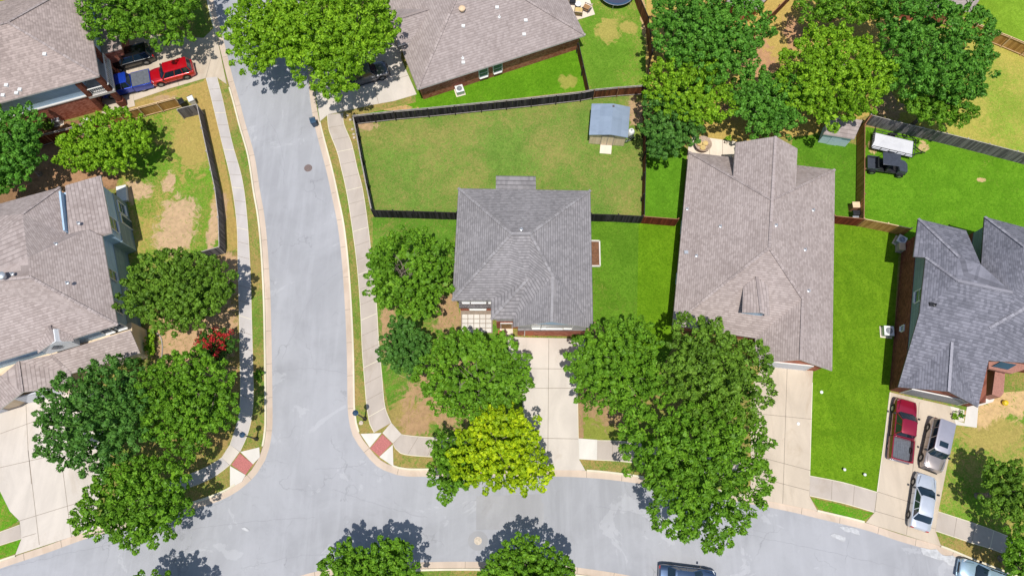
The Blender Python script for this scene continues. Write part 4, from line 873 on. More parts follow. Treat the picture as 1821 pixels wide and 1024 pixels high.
# ================================================================ vehicles
def loft(b, rings, m=0, caps=True):
    n = len(rings[0]); o = [p for r in rings for p in r]
    fs = [(i * n + k, i * n + k + 1, (i + 1) * n + k + 1, (i + 1) * n + k) for i in range(len(rings) - 1) for k in range(n - 1)]
    fs += [(i * n + n - 1, i * n, (i + 1) * n, (i + 1) * n + n - 1) for i in range(len(rings) - 1)]
    if caps: fs += [tuple(range(n))[::-1], tuple(range((len(rings) - 1) * n, len(rings) * n))]
    b.add(o, fs, m)
def car(name, label, cat, front, rear, L, W, col, kind, group=None, lit_roofcol=None, sunroof=False, z=.125, metal=.3, length_from=None, roofbars=False, bedcover=None):
    A, B = P(*front, z + .8), P(*rear, z + .8); c = (A + B) / 2; d = A - B; d.z = 0; d.normalize()
    root = thing(name, label, cat, (c.x, c.y, z), math.atan2(d.y, d.x), group or 'parked vehicles')
    pm = paint(name + '_paint', col, metal); rm = paint(name + '_roof_paint', lit_roofcol, metal) if lit_roofcol else pm
    hl, hw = L / 2, W / 2
    T = {'sedan': dict(h=1.45, belt=.92, hood=.86, deck=.95, xb=(.27, -.38), xr=(.09, -.24), wr=.60),
         'suv': dict(h=1.72, belt=1.02, hood=1.0, deck=1.0, xb=(.26, -.475), xr=(.11, -.42), wr=.64),
         'boxsuv': dict(h=1.85, belt=1.12, hood=1.08, deck=1.1, xb=(.25, -.485), xr=(.15, -.46), wr=.68),
         'pickup': dict(h=1.82, belt=1.12, hood=1.08, deck=1.12, xb=(.27, -.13), xr=(.13, -.09), wr=.62)}[kind]
    h_, zb = T['h'], T['belt']; pk = kind == 'pickup'; bedx = -.135 * L
    st = []                                       # stations: x, half width, top z, bottom z
    for x, wf, zt, zl in ((.5, .70, .62, .34), (.495, .80, .72, .28), (.47, .90, T['hood'] - .1, .24), (.42, .96, T['hood'] - .04, .22), (.34, 1, T['hood'], .22), (T['xb'][0], 1, zb - .02, .22),
                          (.1, 1, zb, .22), (-.1, 1, zb, .22)): st.append((x * L, wf * hw, zt, zl))
    if pk: st.append((bedx, hw, zb, .24))
    else:
        st += [(-.3 * L, hw, T['deck'], .22), (-.42 * L, .97 * hw, T['deck'], .24), (-.475 * L, .92 * hw, T['deck'] - .03, .28), (-.495 * L, .84 * hw, T['deck'] - .16, .3), (-.5 * L, .78 * hw, .6, .34)]
    rings = []
    for x, w_, zt, zl in st:
        mid = zl + (zt - zl) * .5; ct = zt + (.03 if x > T['xb'][0] * L else .0)
        half = [(-w_ * .93, zl), (-w_, mid - .1), (-w_ * 1.0, mid + .1), (-w_ * .955, zt - .05), (-w_ * .88, zt), (-w_ * .45, ct + .015)]
        rings.append([(x, y, zz) for y, zz in half] + [(x, 0, ct + .025)] + [(x, -y, zz) for y, zz in half[::-1]])
    b = MB(); loft(b, rings[::-1])
    body = b.build('body', pm, root, True, world=False)
    if pk:                                        # open load bed
        b = MB(); x0, x1 = -hl + .02, bedx - .03; zt = 1.1
        for s_ in (-1, 1):
            b.box(x0, x1, s_ * (hw - .04) - .055, s_ * (hw - .04) + .055, .3, zt)
        b.box(x0 - .02, x0 + .07, -hw + .02, hw - .02, .42, zt - .01); b.box(x1 - .06, x1, -hw + .05, hw - .05, .4, zt)
        bed = b.build('load_bed', pm, root, True, .02, world=False)
        b = MB(); b.box(x0 + .07, x1 - .06, -hw + .1, hw - .1, .4, .62)
        for i in range(9): yy = (-hw + .2) + i * (W - .4) / 8; b.box(x0 + .08, x1 - .08, yy - .025, yy + .025, .62, .635)
        b.build('bed_liner', 'liner', bed, world=False)
        if bedcover:
            b = MB(); b.box(x0 + .05, x1 - .02, -hw + .08, hw - .08, zt - .03, zt + .03)
            for i in (1, 2): xx = x0 + (x1 - x0) * i / 3; b.box(xx - .015, xx + .015, -hw + .1, hw - .1, zt + .03, zt + .045)
            b.build('bed_cover', bedcover, bed, False, .01, world=False)
        b = MB(); b.box(-hl - .08, -hl + .06, -hw * .92, hw * .92, .42, .62); b.build('rear_bumper', 'chrome', root, True, .03, world=False)
    # greenhouse
    xb0, xb1 = T['xb'][0] * L, (T['xb'][1] * L); xr0, xr1 = T['xr'][0] * L, T['xr'][1] * L; wb, wr = hw * .9, hw * T['wr'] * 1.1; zr = h_
    def ringp(x0, x1, w_, z_, cut=.14): return [(x0, -w_ + cut * 1.6, z_), (x0 - cut, -w_, z_), (x1 + cut * .6, -w_, z_), (x1, -w_ + cut, z_), (x1, w_ - cut, z_), (x1 + cut * .6, w_, z_), (x0 - cut, w_, z_), (x0, w_ - cut * 1.6, z_)]
    lo_, hi_ = ringp(xb0, xb1, wb, zb - .04, .2), ringp(xr0, xr1, wr, zr - .03, .12)
    b = MB(); loft(b, [lo_, hi_]); gl = b.build('windows', 'cglass', root, True, world=False)
    b = MB(); r0, r1 = ringp(xr0 + .04, xr1 - .04, wr + .015, zr - .06, .12), ringp(xr0 + .02, xr1 - .02, wr, zr - .01, .12); r2 = ringp(xr0 - .12, xr1 + .12, wr - .13, zr + .03, .1)
    loft(b, [r0, r1, r2]); rf = b.build('roof', rm, root, True, world=False)
    if sunroof: b = MB(); xs = xr0 - .55; b.box(xs - .38, xs + .12, -.38, .38, zr + .02, zr + .045); b.build('sunroof', 'cglass', rf, False, .01, world=False)
    if roofbars:
        b = MB()
        for s_ in (-1, 1): b.tube([(xr0 - .3, s_ * wr * .9, zr + .02), (xr0 - .4, s_ * wr * .9, zr + .09), (xr1 + .3, s_ * wr * .9, zr + .09), (xr1 + .2, s_ * wr * .9, zr + .02)], .022, 6)
        b.build('roof_rail', 'blackm', rf, True, world=False)
    b = MB()                                      # pillars
    for i in (0, 1, 2, 3, 4, 5, 6, 7):
        if i in (1, 2, 3, 4, 5, 6, 0, 7): 
            if i in (1, 6, 2, 5): b.beam(Vector(lo_[i]), Vector(hi_[i]), .075, .06)
    for f in ((.48,) if pk else (.42, .72)):
        for k in (1, 6):
            j = 2 if k == 1 else 5; b.beam(Vector(lo_[k]).lerp(Vector(lo_[j]), f), Vector(hi_[k]).lerp(Vector(hi_[j]), f), .06, .05)
    b.build('pillar', pm, gl, world=False)
    b = MB(); a_, b2 = Vector(lo_[0]).lerp(Vector(hi_[0]), .12), Vector(lo_[7]).lerp(Vector(hi_[7]), .12)
    off = Vector((.03, 0, .02)); b.beam(a_ + off, a_.lerp(b2, .42) + off + Vector((-.1, 0, .05)), .02, .02); b.beam(a_.lerp(b2, .5) + off, a_.lerp(b2, .92) + off + Vector((-.1, 0, .05)), .02, .02); b.build('wiper', 'plas', gl, world=False)
    # seams on the bonnet
    b = MB()
    for s_ in (-1, 1): b.add([(.46 * L, s_ * hw * .62, T['hood'] + .018), (.46 * L, s_ * (hw * .62 + .02), T['hood'] + .016), (xb0 + .12, s_ * (hw * .78 + .02), zb + .012), (xb0 + .12, s_ * hw * .78, zb + .014)], [(0, 1, 2, 3), (3, 2, 1, 0)])
    b.build('bonnet_seam', 'plas', body, world=False)
    wr_ = .34 if kind in ('sedan',) else .38
    for s_ in (-1, 1):
        for xf in (.315, -.29):
            x = xf * L; t = MB(); y0 = s_ * (hw - .2)
            prof = [(wr_ * .6, -.11), (wr_ * .95, -.115), (wr_, -.07), (wr_, .07), (wr_ * .95, .115), (wr_ * .6, .11)]
            n = 22; vs = [(x + r * math.cos(2 * math.pi * k / n), s_ * (hw - .1) + y, wr_ + r * math.sin(2 * math.pi * k / n)) for r, y in prof for k in range(n)]
            fs = [(i * n + k, i * n + (k + 1) % n, (i + 1) * n + (k + 1) % n, (i + 1) * n + k) for i in range(5) for k in range(n)]
            t.add(vs, fs); ty = t.build('tyre', 'tyre', root, True, world=False)
            ty.name = 'wheel'
            t = MB(); t.tube([(x, s_ * (hw - .16), wr_), (x, s_ * (hw + .0), wr_), (x, s_ * (hw + .005), wr_)], [wr_ * .62, wr_ * .6, wr_ * .2], 16); t.build('rim', 'rim', ty, True, world=False)
            a = MB(); n = 12; vs = []
            for k in range(n + 1):
                an = math.pi * k / n
                for rr, yo in ((wr_ * 1.03, .012), (wr_ * 1.22, .004)): vs.append((x + rr * math.cos(an), s_ * (hw + yo), wr_ + rr * math.sin(an)))
            a.add(vs, [(2 * k, 2 * k + 1, 2 * k + 3, 2 * k + 2) for k in range(n)] + [(2 * k + 2, 2 * k + 3, 2 * k + 1, 2 * k) for k in range(n)]); a.build('wheel_arch', 'plas', body, world=False)
        m_ = MB(); m_.box(xb0 - .42, xb0 - .26, s_ * (hw + .02) if s_ > 0 else -hw - .22, s_ * (hw + .22) if s_ > 0 else -hw - .02, zb - .02, zb + .14); m_.build('mirror', 'plas', root, True, .03, world=False)
        l_ = MB(); l_.add([(hl - .03, s_ * hw * .55, .66), (hl - .16, s_ * hw * .88, .68), (hl - .42, s_ * hw * .93, T['hood'] - .02), (hl - .2, s_ * hw * .6, T['hood'] - .05)], [(0, 1, 2, 3), (3, 2, 1, 0)])
        l_.v = [(v[0] + .02, v[1] * 1.0, v[2] + .015) for v in l_.v]; l_.build('headlight', 'lamp_w', root, world=False)
        l_ = MB(); xx = -hl + (.0 if not pk else .03); yb = s_ * hw * (.84 if not pk else .95); l_.box(xx - .01, xx + .12, min(yb, yb - s_ * .25 * (0.6 if pk else 1)), max(yb, yb - s_ * .25 * (.6 if pk else 1)), zb - .38, zb - .08); l_.build('tail_light', 'lamp_r', root, True, .02, world=False)
        d_ = MB()
        for f in (.1, -.08, -.25) if not pk else (.12, -.02, -.13): d_.box(f * L - .008, f * L + .008, s_ * hw - .012, s_ * hw + .008, .4, zb - .08)
        d_.box(-.34 * L * (0.5 if pk else 1), .26 * L, s_ * hw - .02, s_ * hw + .012, .24, .34); d_.build('door_seam', 'plas', body, world=False)
    b = MB(); b.box(hl - .05, hl + .03, -hw * .5, hw * .5, .42, .62); b.build('grille', 'plas', root, True, .02, world=False)
    b = MB(); b.box(hl - .1, hl + .07, -hw * .8, hw * .8, .28, .42); b.build('front_bumper', 'plas' if kind != 'sedan' else pm, root, True, .04, world=False)
    return root
car('pickup_truck', 'crimson pickup truck with a grey load bed, nose to the garage on the right driveway', 'pickup', (1612, 706), (1601, 823), 5.75, 1.92, lin(150, 22, 52), 'pickup')
car('parked_car', 'boxy beige-silver SUV, its roof coloured paler for light from above, facing the street beside the crimson pickup', 'suv', (1656, 839), (1676, 745), 4.75, 1.86, lin(176, 166, 162), 'boxsuv', lit_roofcol=lin(196, 192, 200), sunroof=True, metal=.55)  # one silver paint; light on the top is put into the paler roof colour
car('parked_car', 'silver-white sedan parked at the foot of the right driveway, behind the boxy SUV', 'sedan', (1650, 841), (1635, 945), 4.85, 1.84, lin(206, 212, 222), 'sedan', metal=.35)
car('parked_car', 'silver blue car at the kerb in the bottom right corner, half under a tree', 'sedan', (1713, 1010), (1803, 1044), 4.7, 1.82, lin(170, 196, 214), 'sedan', z=.01, metal=.5)
car('parked_car', 'dark blue sedan cut off by the bottom edge of the photo', 'sedan', (1272, 1034), (1174, 1022), 4.9, 1.86, lin(62, 84, 116), 'sedan', z=.01, metal=.5)
car('parked_car', 'bright red SUV parked on the upper left driveway', 'suv', (265, 139), (344, 117), 4.7, 1.86, lin(196, 10, 32), 'suv')
car('pickup_truck', 'blue pickup truck with a grey bed cover, parked in front of the red SUV', 'pickup', (178, 160), (268, 138), 5.5, 1.9, lin(22, 62, 176), 'pickup', bedcover='liner')
car('parked_car', 'black SUV half hidden under the tree on the upper left driveway', 'suv', (195, 112), (268, 92), 4.9, 1.9, lin(20, 21, 25), 'suv')
car('parked_car', 'grey SUV half hidden under the big tree on the top-middle driveway', 'suv', (692, 118), (608, 143), 4.9, 1.9, lin(112, 112, 118), 'suv', metal=.6)

# trailer and buggy
c = P(1587, 258, .6); dv = P(1623, 266, .6) - P(1549, 249, .6); rz = math.atan2(dv.y, dv.x)
t = thing('utility_trailer', 'black utility trailer with a white deck and raised rear ramp, beside the grey fence', 'trailer', (c.x, c.y, .1), rz)
b = MB(); b.box(-2.1, 2.1, -.95, .95, .5, .56); b.build('deck', 'deckw', t, world=False)
b = MB()
for s_ in (-1, 1):
    b.beam((-2.1, s_ * .97, .98), (2.1, s_ * .97, .98), .05, .05); b.beam((-2.1, s_ * .97, .5), (2.1, s_ * .97, .5), .06, .1)
    for i in range(6): x = -2.1 + i * .84; b.beam((x, s_ * .97, .5), (x, s_ * .97, .98), .045, .045, up=(1, 0, 0))
b.beam((2.1, -.97, .98), (2.1, .97, .98), .05, .05); b.beam((2.1, 0, .5), (2.1, 0, .98), .045, .045, up=(1, 0, 0)); b.build('side_rail', 'blackm', t, world=False)
b = MB(); b.beam((2.1, -.6, .45), (3.1, 0, .45), .07, .08); b.beam((2.1, .6, .45), (3.1, 0, .45), .07, .08); b.beam((3.0, 0, .45), (3.4, 0, .45), .08, .08); b.beam((3.1, 0, .1), (3.1, 0, .6), .05, .05); b.build('tow_bar', 'blackm', t, world=False)
b = MB()
for i in range(9): y = -.9 + i * .225; b.beam((-2.14, y, .55), (-2.42, y, 1.75), .03, .03)
for k in (0, .33, .66, 1): b.beam((-2.14 - .28 * k, -.93, .55 + 1.2 * k), (-2.14 - .28 * k, .93, .55 + 1.2 * k), .04, .04)
b.build('ramp_gate', 'blackm', t, world=False)
for s_ in (-1, 1):
    b = MB(); b.tube([(-.1, s_ * 1.05, .34), (-.1, s_ * 1.25, .34)], .34, 18); o = b.build('wheel', 'tyre', t, True, world=False)
    b = MB(); b.tube([(-.1, s_ * 1.2, .34), (-.1, s_ * 1.265, .34)], .17, 12); b.build('rim', 'whitep', o, True, world=False)
    b = MB(); b.add([(-.62, s_ * 1.02, .5), (-.62, s_ * 1.3, .5), (-.4, s_ * 1.3, .76), (-.4, s_ * 1.02, .76), (.2, s_ * 1.3, .76), (.2, s_ * 1.02, .76), (.42, s_ * 1.3, .5), (.42, s_ * 1.02, .5)], [(0, 1, 2, 3), (3, 2, 4, 5), (5, 4, 6, 7)]); b.build('mudguard', 'blackm', t, world=False)
c = P(1572, 300, .1); dv = P(1606, 303, .1) - P(1540, 294, .1)
t = thing('utility_buggy', 'black side-by-side buggy with a hard roof, parked by the fence below the trailer', 'buggy', (c.x, c.y, .1), math.atan2(dv.y, dv.x))
b = MB(); b.box(-1.85, 1.75, -.62, .62, .32, .52); b.box(-1.9, -1.85, -.5, .5, .35, .5); b.build('chassis', 'blackm', t, True, .04, world=False)
b = MB()
loft(b, [[(1.85, -.45, .5), (1.85, .45, .5), (1.85, .4, .72), (1.85, -.4, .72)], [(1.5, -.66, .5), (1.5, .66, .5), (1.5, .58, .95), (1.5, -.58, .95)], [(.85, -.7, .5), (.85, .7, .5), (.85, .6, 1.12), (.85, -.6, 1.12)]]); b.build('hood', 'buggy', t, True, world=False)
b = MB()
b.box(-1.9, -.95, -.68, -.62, .6, .95); b.box(-1.9, -.95, .62, .68, .6, .95); b.box(-1.93, -1.87, -.68, .68, .6, .92); b.box(-.97, -.92, -.68, .68, .6, 1.0); b.box(-1.9, -.95, -.66, .66, .56, .62); b.build('cargo_box', 'buggy', t, world=False)
for x in (.1, -.7):
    b = MB(); b.box(x - .25, x + .25, -.58, .58, .55, .75); b.beam((x - .28, 0, .7), (x - .4, 0, 1.25), .12, .05); b.box(x - .38, x - .24, -.58, .58, .75, 1.2); b.build('seat', 'plas', t, True, .04, world=False)
b = MB(); b.box(-.98, .66, -.66, .66, 1.9, 1.95); b.build('roof', 'buggy', t, True, .03, world=False); t.scale = (1.1, 1.1, 1)
b = MB()
for s_ in (-1, 1): b.tube([(.95, s_ * .62, 1.0), (.55, s_ * .58, 1.9), (-.9, s_ * .58, 1.9), (-1.0, s_ * .62, .6)], .03, 6); b.tube([(-.2, s_ * .64, .5), (-.25, s_ * .58, 1.9)], .03, 6)
b.build('roll_cage', 'blackm', t, True, world=False)
for s_ in (-1, 1):
    for x in (1.25, -1.3):
        b = MB(); b.tube([(x, s_ * .58, .33), (x, s_ * .62, .33), (x, s_ * .82, .33), (x, s_ * .84, .33)], [.26, .33, .33, .26], 18); o = b.build('wheel', 'tyre', t, True, world=False)
        b = MB(); b.tube([(x, s_ * .8, .33), (x, s_ * .855, .33)], .16, 12); b.build('rim', 'rim', o, True, world=False)

# ================================================================ yard and street objects
def ac(x, y, label, s_=.42, hgt=.75, body='steel', rz=0, z=.1, group='air conditioners'):
    c = P(x, y, hgt); t = thing('air_conditioner', label, 'air conditioner', (c.x, c.y, z), rz, group)
    b = MB(); b.box(-s_ - .1, s_ + .1, -s_ - .1, s_ + .1, 0, .06); b.build('base_slab', 'patio', t, world=False)
    b = MB(); b.box(-s_, s_, -s_, s_, .06, hgt - .1); b.build('casing', body, t, False, .04, world=False)
    b = MB(); b.box(-s_ - .01, s_ + .01, -s_ - .01, s_ + .01, hgt - .1, hgt - .06); cv = b.build('top_cover', 'whitep', t, False, .02, world=False)
    b = MB(); b.lathe([(s_ * .72, hgt - .06), (s_ * .7, hgt - .03), (s_ * .2, hgt - .02), (.01, hgt - .02)], n=20); f = b.build('fan_grille', 'steel', cv, world=False)
    b = MB()
    for r in (.25, .45, .65):
        b.tube([(s_ * r * math.cos(a * .4488), s_ * r * math.sin(a * .4488), hgt - .01) for a in range(15)], .012, 5)
    b.build('fan_ring', 'blackm', f, world=False); return t
ac(817, 158, 'white air conditioner on the grass beside the brick wall of the top-middle house', rz=.3)
ac(1581, 588, 'white air conditioner against the dark brick wall of the slate-roofed house', rz=-.1, s_=.46)
ac(98, 212, 'pale air conditioner by the shaded fence below the brick wall at the upper left', s_=.4, rz=.3)
ac(1604, 426, 'silver air conditioner beside the tan fence, above a tan box', s_=.42, rz=-.6)
def boxthing(name, label, cat, x, y, s_, hgt, mat, lid, rz=0):
    c = P(x, y, hgt); t = thing(name, label, cat, (c.x, c.y, .1), rz)
    b = MB(); b.box(-s_[0] * .95, s_[0] * .95, -s_[1] * .95, s_[1] * .95, 0, hgt - .14); b.build('box_body', mat, t, False, .02, world=False)
    b = MB(); b.box(-s_[0], s_[0], -s_[1], s_[1], hgt - .14, hgt - .08); b.build('lid', lid, t, False, .02, world=False); return t
boxthing('storage_box', 'tan-lidded box beside the silver air conditioner near the dark brick wall', 'storage box', 1605, 438, (.3, .38), .95, 'rail_w', 'tanbox', -.15)
boxthing('storage_box', 'tan-lidded box standing above the black grill in the fence corner', 'storage box', 1523, 364, (.38, .32), 1.1, 'rail_b', 'tanbox')
boxthing('utility_box', 'small white utility box on the brick wall side at the upper left', 'utility box', 80, 211, (.18, .14), .9, 'whitep', 'whitep', .3)
boxthing('utility_box', 'small white box nearest the corner porch at the upper left', 'utility box', 153, 212, (.35, .15), .3, 'whitep', 'whitep', .3)
c = P(1522.5, 379, .9); t = thing('barbecue_grill', 'black barbecue grill in the corner of the red and tan fences', 'grill', (c.x, c.y, .1))
b = MB(); loft(b, [[(-.38, -.3, .75), (.38, -.3, .75), (.38, .3, .75), (-.38, .3, .75)], [(-.38, -.24, 1.0), (.38, -.24, 1.0), (.38, .24, 1.0), (-.38, .24, 1.0)]]); b.build('hood', 'blackm', t, False, .03, world=False)
b = MB(); b.box(-.34, .34, -.26, .26, .1, .75); b.build('cabinet', 'plas', t, world=False)
b = MB(); b.box(-.38, .38, -.48, -.3, .72, .76); b.build('side_shelf', 'steel', t, world=False)
def bin_(x, y, label, col, rz=0, z=.1, hgt=1.0):
    c = P(x, y, hgt); t = thing('wheelie_bin', label, 'bin', (c.x, c.y, z), rz, None)
    b = MB(); loft(b, [[(-.24, -.24, .08), (.24, -.24, .08), (.24, .24, .08), (-.24, .24, .08)], [(-.3, -.32, .95), (.3, -.32, .95), (.3, .32, .95), (-.3, .32, .95)]]); b.build('bin_body', col, t, False, .03, world=False)
    b = MB(); loft(b, [[(-.32, -.36, .95), (.32, -.36, .95), (.32, .34, .95), (-.32, .34, .95)], [(-.28, -.3, 1.06), (.28, -.3, 1.06), (.28, .3, 1.02), (-.28, .3, 1.02)]]); b.build('lid', col, t, False, .02, world=False)
    b = MB(); b.tube([(-.3, .38, .98), (.3, .38, .98)], .025, 6); b.build('handle', 'plas', t, world=False)
    for s_ in (-1, 1): b = MB(); b.tube([(s_ * .24, .26, .1), (s_ * .3, .26, .1)], .1, 12); b.build('wheel', 'tyre', t, world=False)
    return t
bin_(556, 214, 'dark blue wheelie bin standing in the gutter by the top-middle driveway', 'bluep', .35, .01)
bin_(602, 148, 'dark red wheelie bin at the edge of the big tree on the top-middle driveway', 'redp', .2)
bin_(322, 181, 'black wheelie bin between the tan and grey fences', 'plas', .6)
bin_(339, 176, 'pale blue and white bin behind the corner of the grey fence', 'whitep', .5)
# trampoline
c = P(1096.5, -16.8, .9); t = thing('trampoline', 'round dark blue trampoline cut by the top edge of the photo', 'trampoline', (c.x, c.y, .1)); r = 2.05
b = MB(); b.lathe([(r * .9, .8), (.01, .79)], n=40); b.build('jumping_mat', 'tramp', t, world=False)
b = MB(); n = 40; b.v = []; b.add([(rr * math.cos(2 * math.pi * k / n), rr * math.sin(2 * math.pi * k / n), z_) for rr, z_ in ((r * .88, .82), (r, .84), (r, .76)) for k in range(n)], [(i * n + k, i * n + (k + 1) % n, (i + 1) * n + (k + 1) % n, (i + 1) * n + k) for i in range(2) for k in range(n)]); b.build('edge_pad', 'bluep', t, world=False)
b = MB(); b.tube([(1.01 * r * math.cos(2 * math.pi * k / 40), 1.01 * r * math.sin(2 * math.pi * k / 40), .8) for k in range(41)], .03, 6, caps=False); b.build('frame_ring', 'steel', t, True, world=False)
for k in range(6): a = k * math.pi / 3 + .3; b = MB(); b.tube([(r * math.cos(a), r * math.sin(a), .8), (r * math.cos(a) * 1.02, r * math.sin(a) * 1.02, 0)], .025, 6); b.build('leg', 'steel', t, world=False)
# patio furniture
def chair(x, y, rz, label, mat='cushion', w_=.38):
    c = P(x, y, .5); t = thing('patio_chair', label, 'patio chair', (c.x, c.y, .12), rz, 'patio chairs')
    b = MB(); b.box(-w_, w_, -w_, w_, .32, .46); b.build('seat_cushion', mat, t, False, .04, world=False)
    b = MB(); b.beam((0, w_ - .02, .45), (0, w_ + .16, .95), 2 * w_, .08, up=(0, 1, 0)); b.build('backrest', 'wicker', t, world=False)
    for s_ in (-1, 1):
        b = MB(); b.beam((s_ * w_, -w_, .6), (s_ * w_, w_, .62), .05, .04); b.build('armrest', 'blackm', t, world=False)
        for yy in (-w_, w_): b = MB(); b.beam((s_ * w_, yy, 0), (s_ * w_, yy, .6), .04, .04); b.build('leg', 'blackm', t, world=False)
    return t
chair(1018, 2, 1.5, 'black patio chair nearest the roof edge on the top patio', 'blackm'); chair(1029, 20, 3.0, 'wide tan-cushioned chair on the top patio beside the roof', 'cushion', .45); chair(1043, 14, 4.2, 'brown sling chair nearest the lawn on the top patio', 'wood')
def table(x, y, r, label, top='whitep', z=.12, name='patio_table'):
    c = P(x, y, .5); t = thing(name, label, 'patio table', (c.x, c.y, z))
    b = MB(); b.lathe([(r, .5), (r, .55), (.01, .56)], n=24); b.build('table_top', top, t, world=False)
    b = MB(); b.lathe([(.25, 0), (.22, .05), (.06, .1), (.06, .5)], n=12); b.build('pedestal', 'blackm', t, world=False)
table(1028, 9, .35, 'small round white table between the chairs on the top patio')
c = P(1249.6, 258, .6); t = thing('wicker_basket_chair', 'large round woven basket chair on the patio behind the dormered house', 'patio chair', (c.x, c.y, .12))
b = MB(); n = 22; ringz = [(.25, .12), (.55, .25), (.82, .55), (.9, .8), (.84, .8), (.5, .32), (.01, .26)]; b.lathe(ringz, n=n); o = b.build('basket_shell', 'wicker', t, True, world=False)
for q in ((-.3, .2, .45), (.3, .2, .45), (0, -.3, .42)): b = MB(); b.lathe([(.05, q[2] - .12), (.3, q[2] - .02), (.28, q[2] + .1), (.01, q[2] + .14)], q[0], q[1], 14); b.build('cushion', 'cushion', t, True, world=False)
b = MB(); b.lathe([(.5, 0), (.4, .14)], n=18); b.build('base_ring', 'blackm', t, world=False)
# street lamps
def lamp(bx, by, tx, ty, label, hgt):
    c = P(bx, by, .1); t = thing('street_lamp', label, 'street lamp', (c.x, c.y, .1))
    b = MB(); b.lathe([(.2, 0), (.2, .12), (.11, .25), (.1, .7), (.07, .8), (.055, hgt - .1)], n=12); b.build('lamp_post', 'blackm', t, True, world=False)
    b = MB(); b.lathe([(.07, hgt - .1), (.2, hgt), (.24, hgt + .32), (.2, hgt + .36)], n=8); hd = b.build('lantern', 'cglass', t, world=False)
    b = MB(); b.lathe([(.27, hgt + .36), (.12, hgt + .5), (.03, hgt + .56), (.03, hgt + .66)], n=8); b.build('lantern_cap', 'bluep', hd, world=False)
    return t
lamp(649, 744.5, 631, 732, 'black street lamp on the grass strip beside the right corner of the junction', 3.7)
lamp(456.5, 780, 432, 772, 'black street lamp on the grass strip beside the left sidewalk', 3.2)
c = P(649.5, 749, .1); tag(MB().lathe([(.16, .1), (.2, .25), (.01, .28)], c.x - .35, c.y - .15, 12).build('kerb_stone', 'rock'), 'pale round stone at the foot of the right street lamp', 'stone')
for i, (x, y) in enumerate(((1501, 834.5), (1537, 843.5))):
    c = P(x, y, .3); t = thing('garden_light', ['white globe garden light at the left, on the striped lawn near the right sidewalk', 'white globe garden light at the right, on the striped lawn near the right sidewalk'][i], 'garden light', (c.x, c.y, .1), 0, 'garden lights')
    b = MB(); b.lathe([(.05, 0), (.05, .22)], n=8); b.build('stake', 'blackm', t, world=False)
    b = MB(); b.lathe([(.05, .2), (.12, .26), (.14, .34), (.1, .42), (.02, .46)], n=14); b.build('globe', 'whitep', t, True, world=False)
for x, y, lab in ((1461, 697, 'small white stone on the striped lawn beside the drive'), (1419.5, 753, 'pale lid lying on the driveway of the dormered house')):
    c = P(x, y, .15); tag(MB().lathe([(.12, .12), (.15, .18), (.01, .21)], c.x, c.y, 10).build('stone', 'whitep'), lab, 'stone')
c = P(1787, 716, .3); tag(MB().lathe([(.05, .1), (.2, .18), (.27, .35), (.2, .53), (.03, .6)], c.x, c.y, 16).build('ball', 'yellow', None, True), 'yellow ball on the bare ground beside the brick porch wall at the right', 'ball')
# stones along the black fence
for (x, y), lb_ in zip(((618, 205.5), (623, 213), (627, 230), (629, 239), (630, 245)), ('pale stone nearest the sidewalk end, outside the corner of the black fence', 'pale stone right at the north-west corner of the black fence', 'third pale stone from the top along the black fence', 'fourth pale stone from the top along the black fence', 'southernmost pale stone along the black fence')):
    c = P(x, y, .15); o = MB().lathe([(.14, .08), (.16, .18), (.07, .27), (.01, .28)], c.x, c.y, 7).build('stone', 'rock'); tag(o, lb_, 'stone', 'stones by the black fence')
# egress window well
t = thing('window_well', 'concrete-rimmed window well with soil against the right wall of the centre house', 'window well', P(1060, 450, 0))
b = MB(); q = [P(1050, 428, .3), P(1066, 428.5, .3), P(1067, 473, .3), P(1050, 473, .3)]
for a_, c_ in zip(q, q[1:]): b.beam(V3((a_.x, a_.y, .22)), V3((c_.x, c_.y, .22)), .13, .3)
b.build('rim', 'white', t); b = MB(); b.prism(q, .1, .13); b.build('soil_bed', 'soil', t)
# tank and bicycle by the shed
c = P(1122, 236, .8); t = thing('gas_tank', 'white gas tank standing against the right wall of the blue-roofed shed', 'gas tank', (c.x, c.y, .1))
b = MB(); b.lathe([(.3, .1), (.36, .25), (.36, .95), (.28, 1.1), (.08, 1.15)], n=16); b.build('tank_body', 'whitep', t, True, world=False); b = MB(); b.lathe([(.1, 1.12), (.1, 1.25)], n=10); b.build('valve', 'steel', t, world=False); b = MB(); b.lathe([(.3, 0), (.3, .1)], n=16); b.build('base_ring', 'blackm', t, world=False)
c = P(1120, 250, .4); t = thing('bicycle', 'small bicycle leaning by the right corner of the blue-roofed shed', 'bicycle', (c.x, c.y, .1), .3)
for x in (-.5, .5): b = MB(); b.tube([(x + .3 * math.cos(a * .5236), .05 * math.sin(a), .32 + .3 * math.sin(a * .5236)) for a in range(13)], .03, 6, caps=False); b.build('wheel', 'tyre', t, True, world=False)
b = MB(); b.tube([(-.5, 0, .32), (-.15, .05, .75), (.4, .08, .8), (.5, 0, .32)], .025, 6); b.tube([(-.5, 0, .32), (0, 0, .3), (.4, .08, .8)], .025, 6); b.tube([(-.15, .05, .75), (0, 0, .3)], .025, 6); b.build('bike_frame', 'steel', t, True, world=False)
b = MB(); b.tube([(.38, -.2, .98), (.4, .08, .85), (.38, .36, .98)], .02, 6); b.build('handlebar', 'blackm', t, True, world=False); b = MB(); b.box(-.28, -.05, -.03, .11, .8, .86); b.build('saddle', 'plas', t, False, .02, world=False)
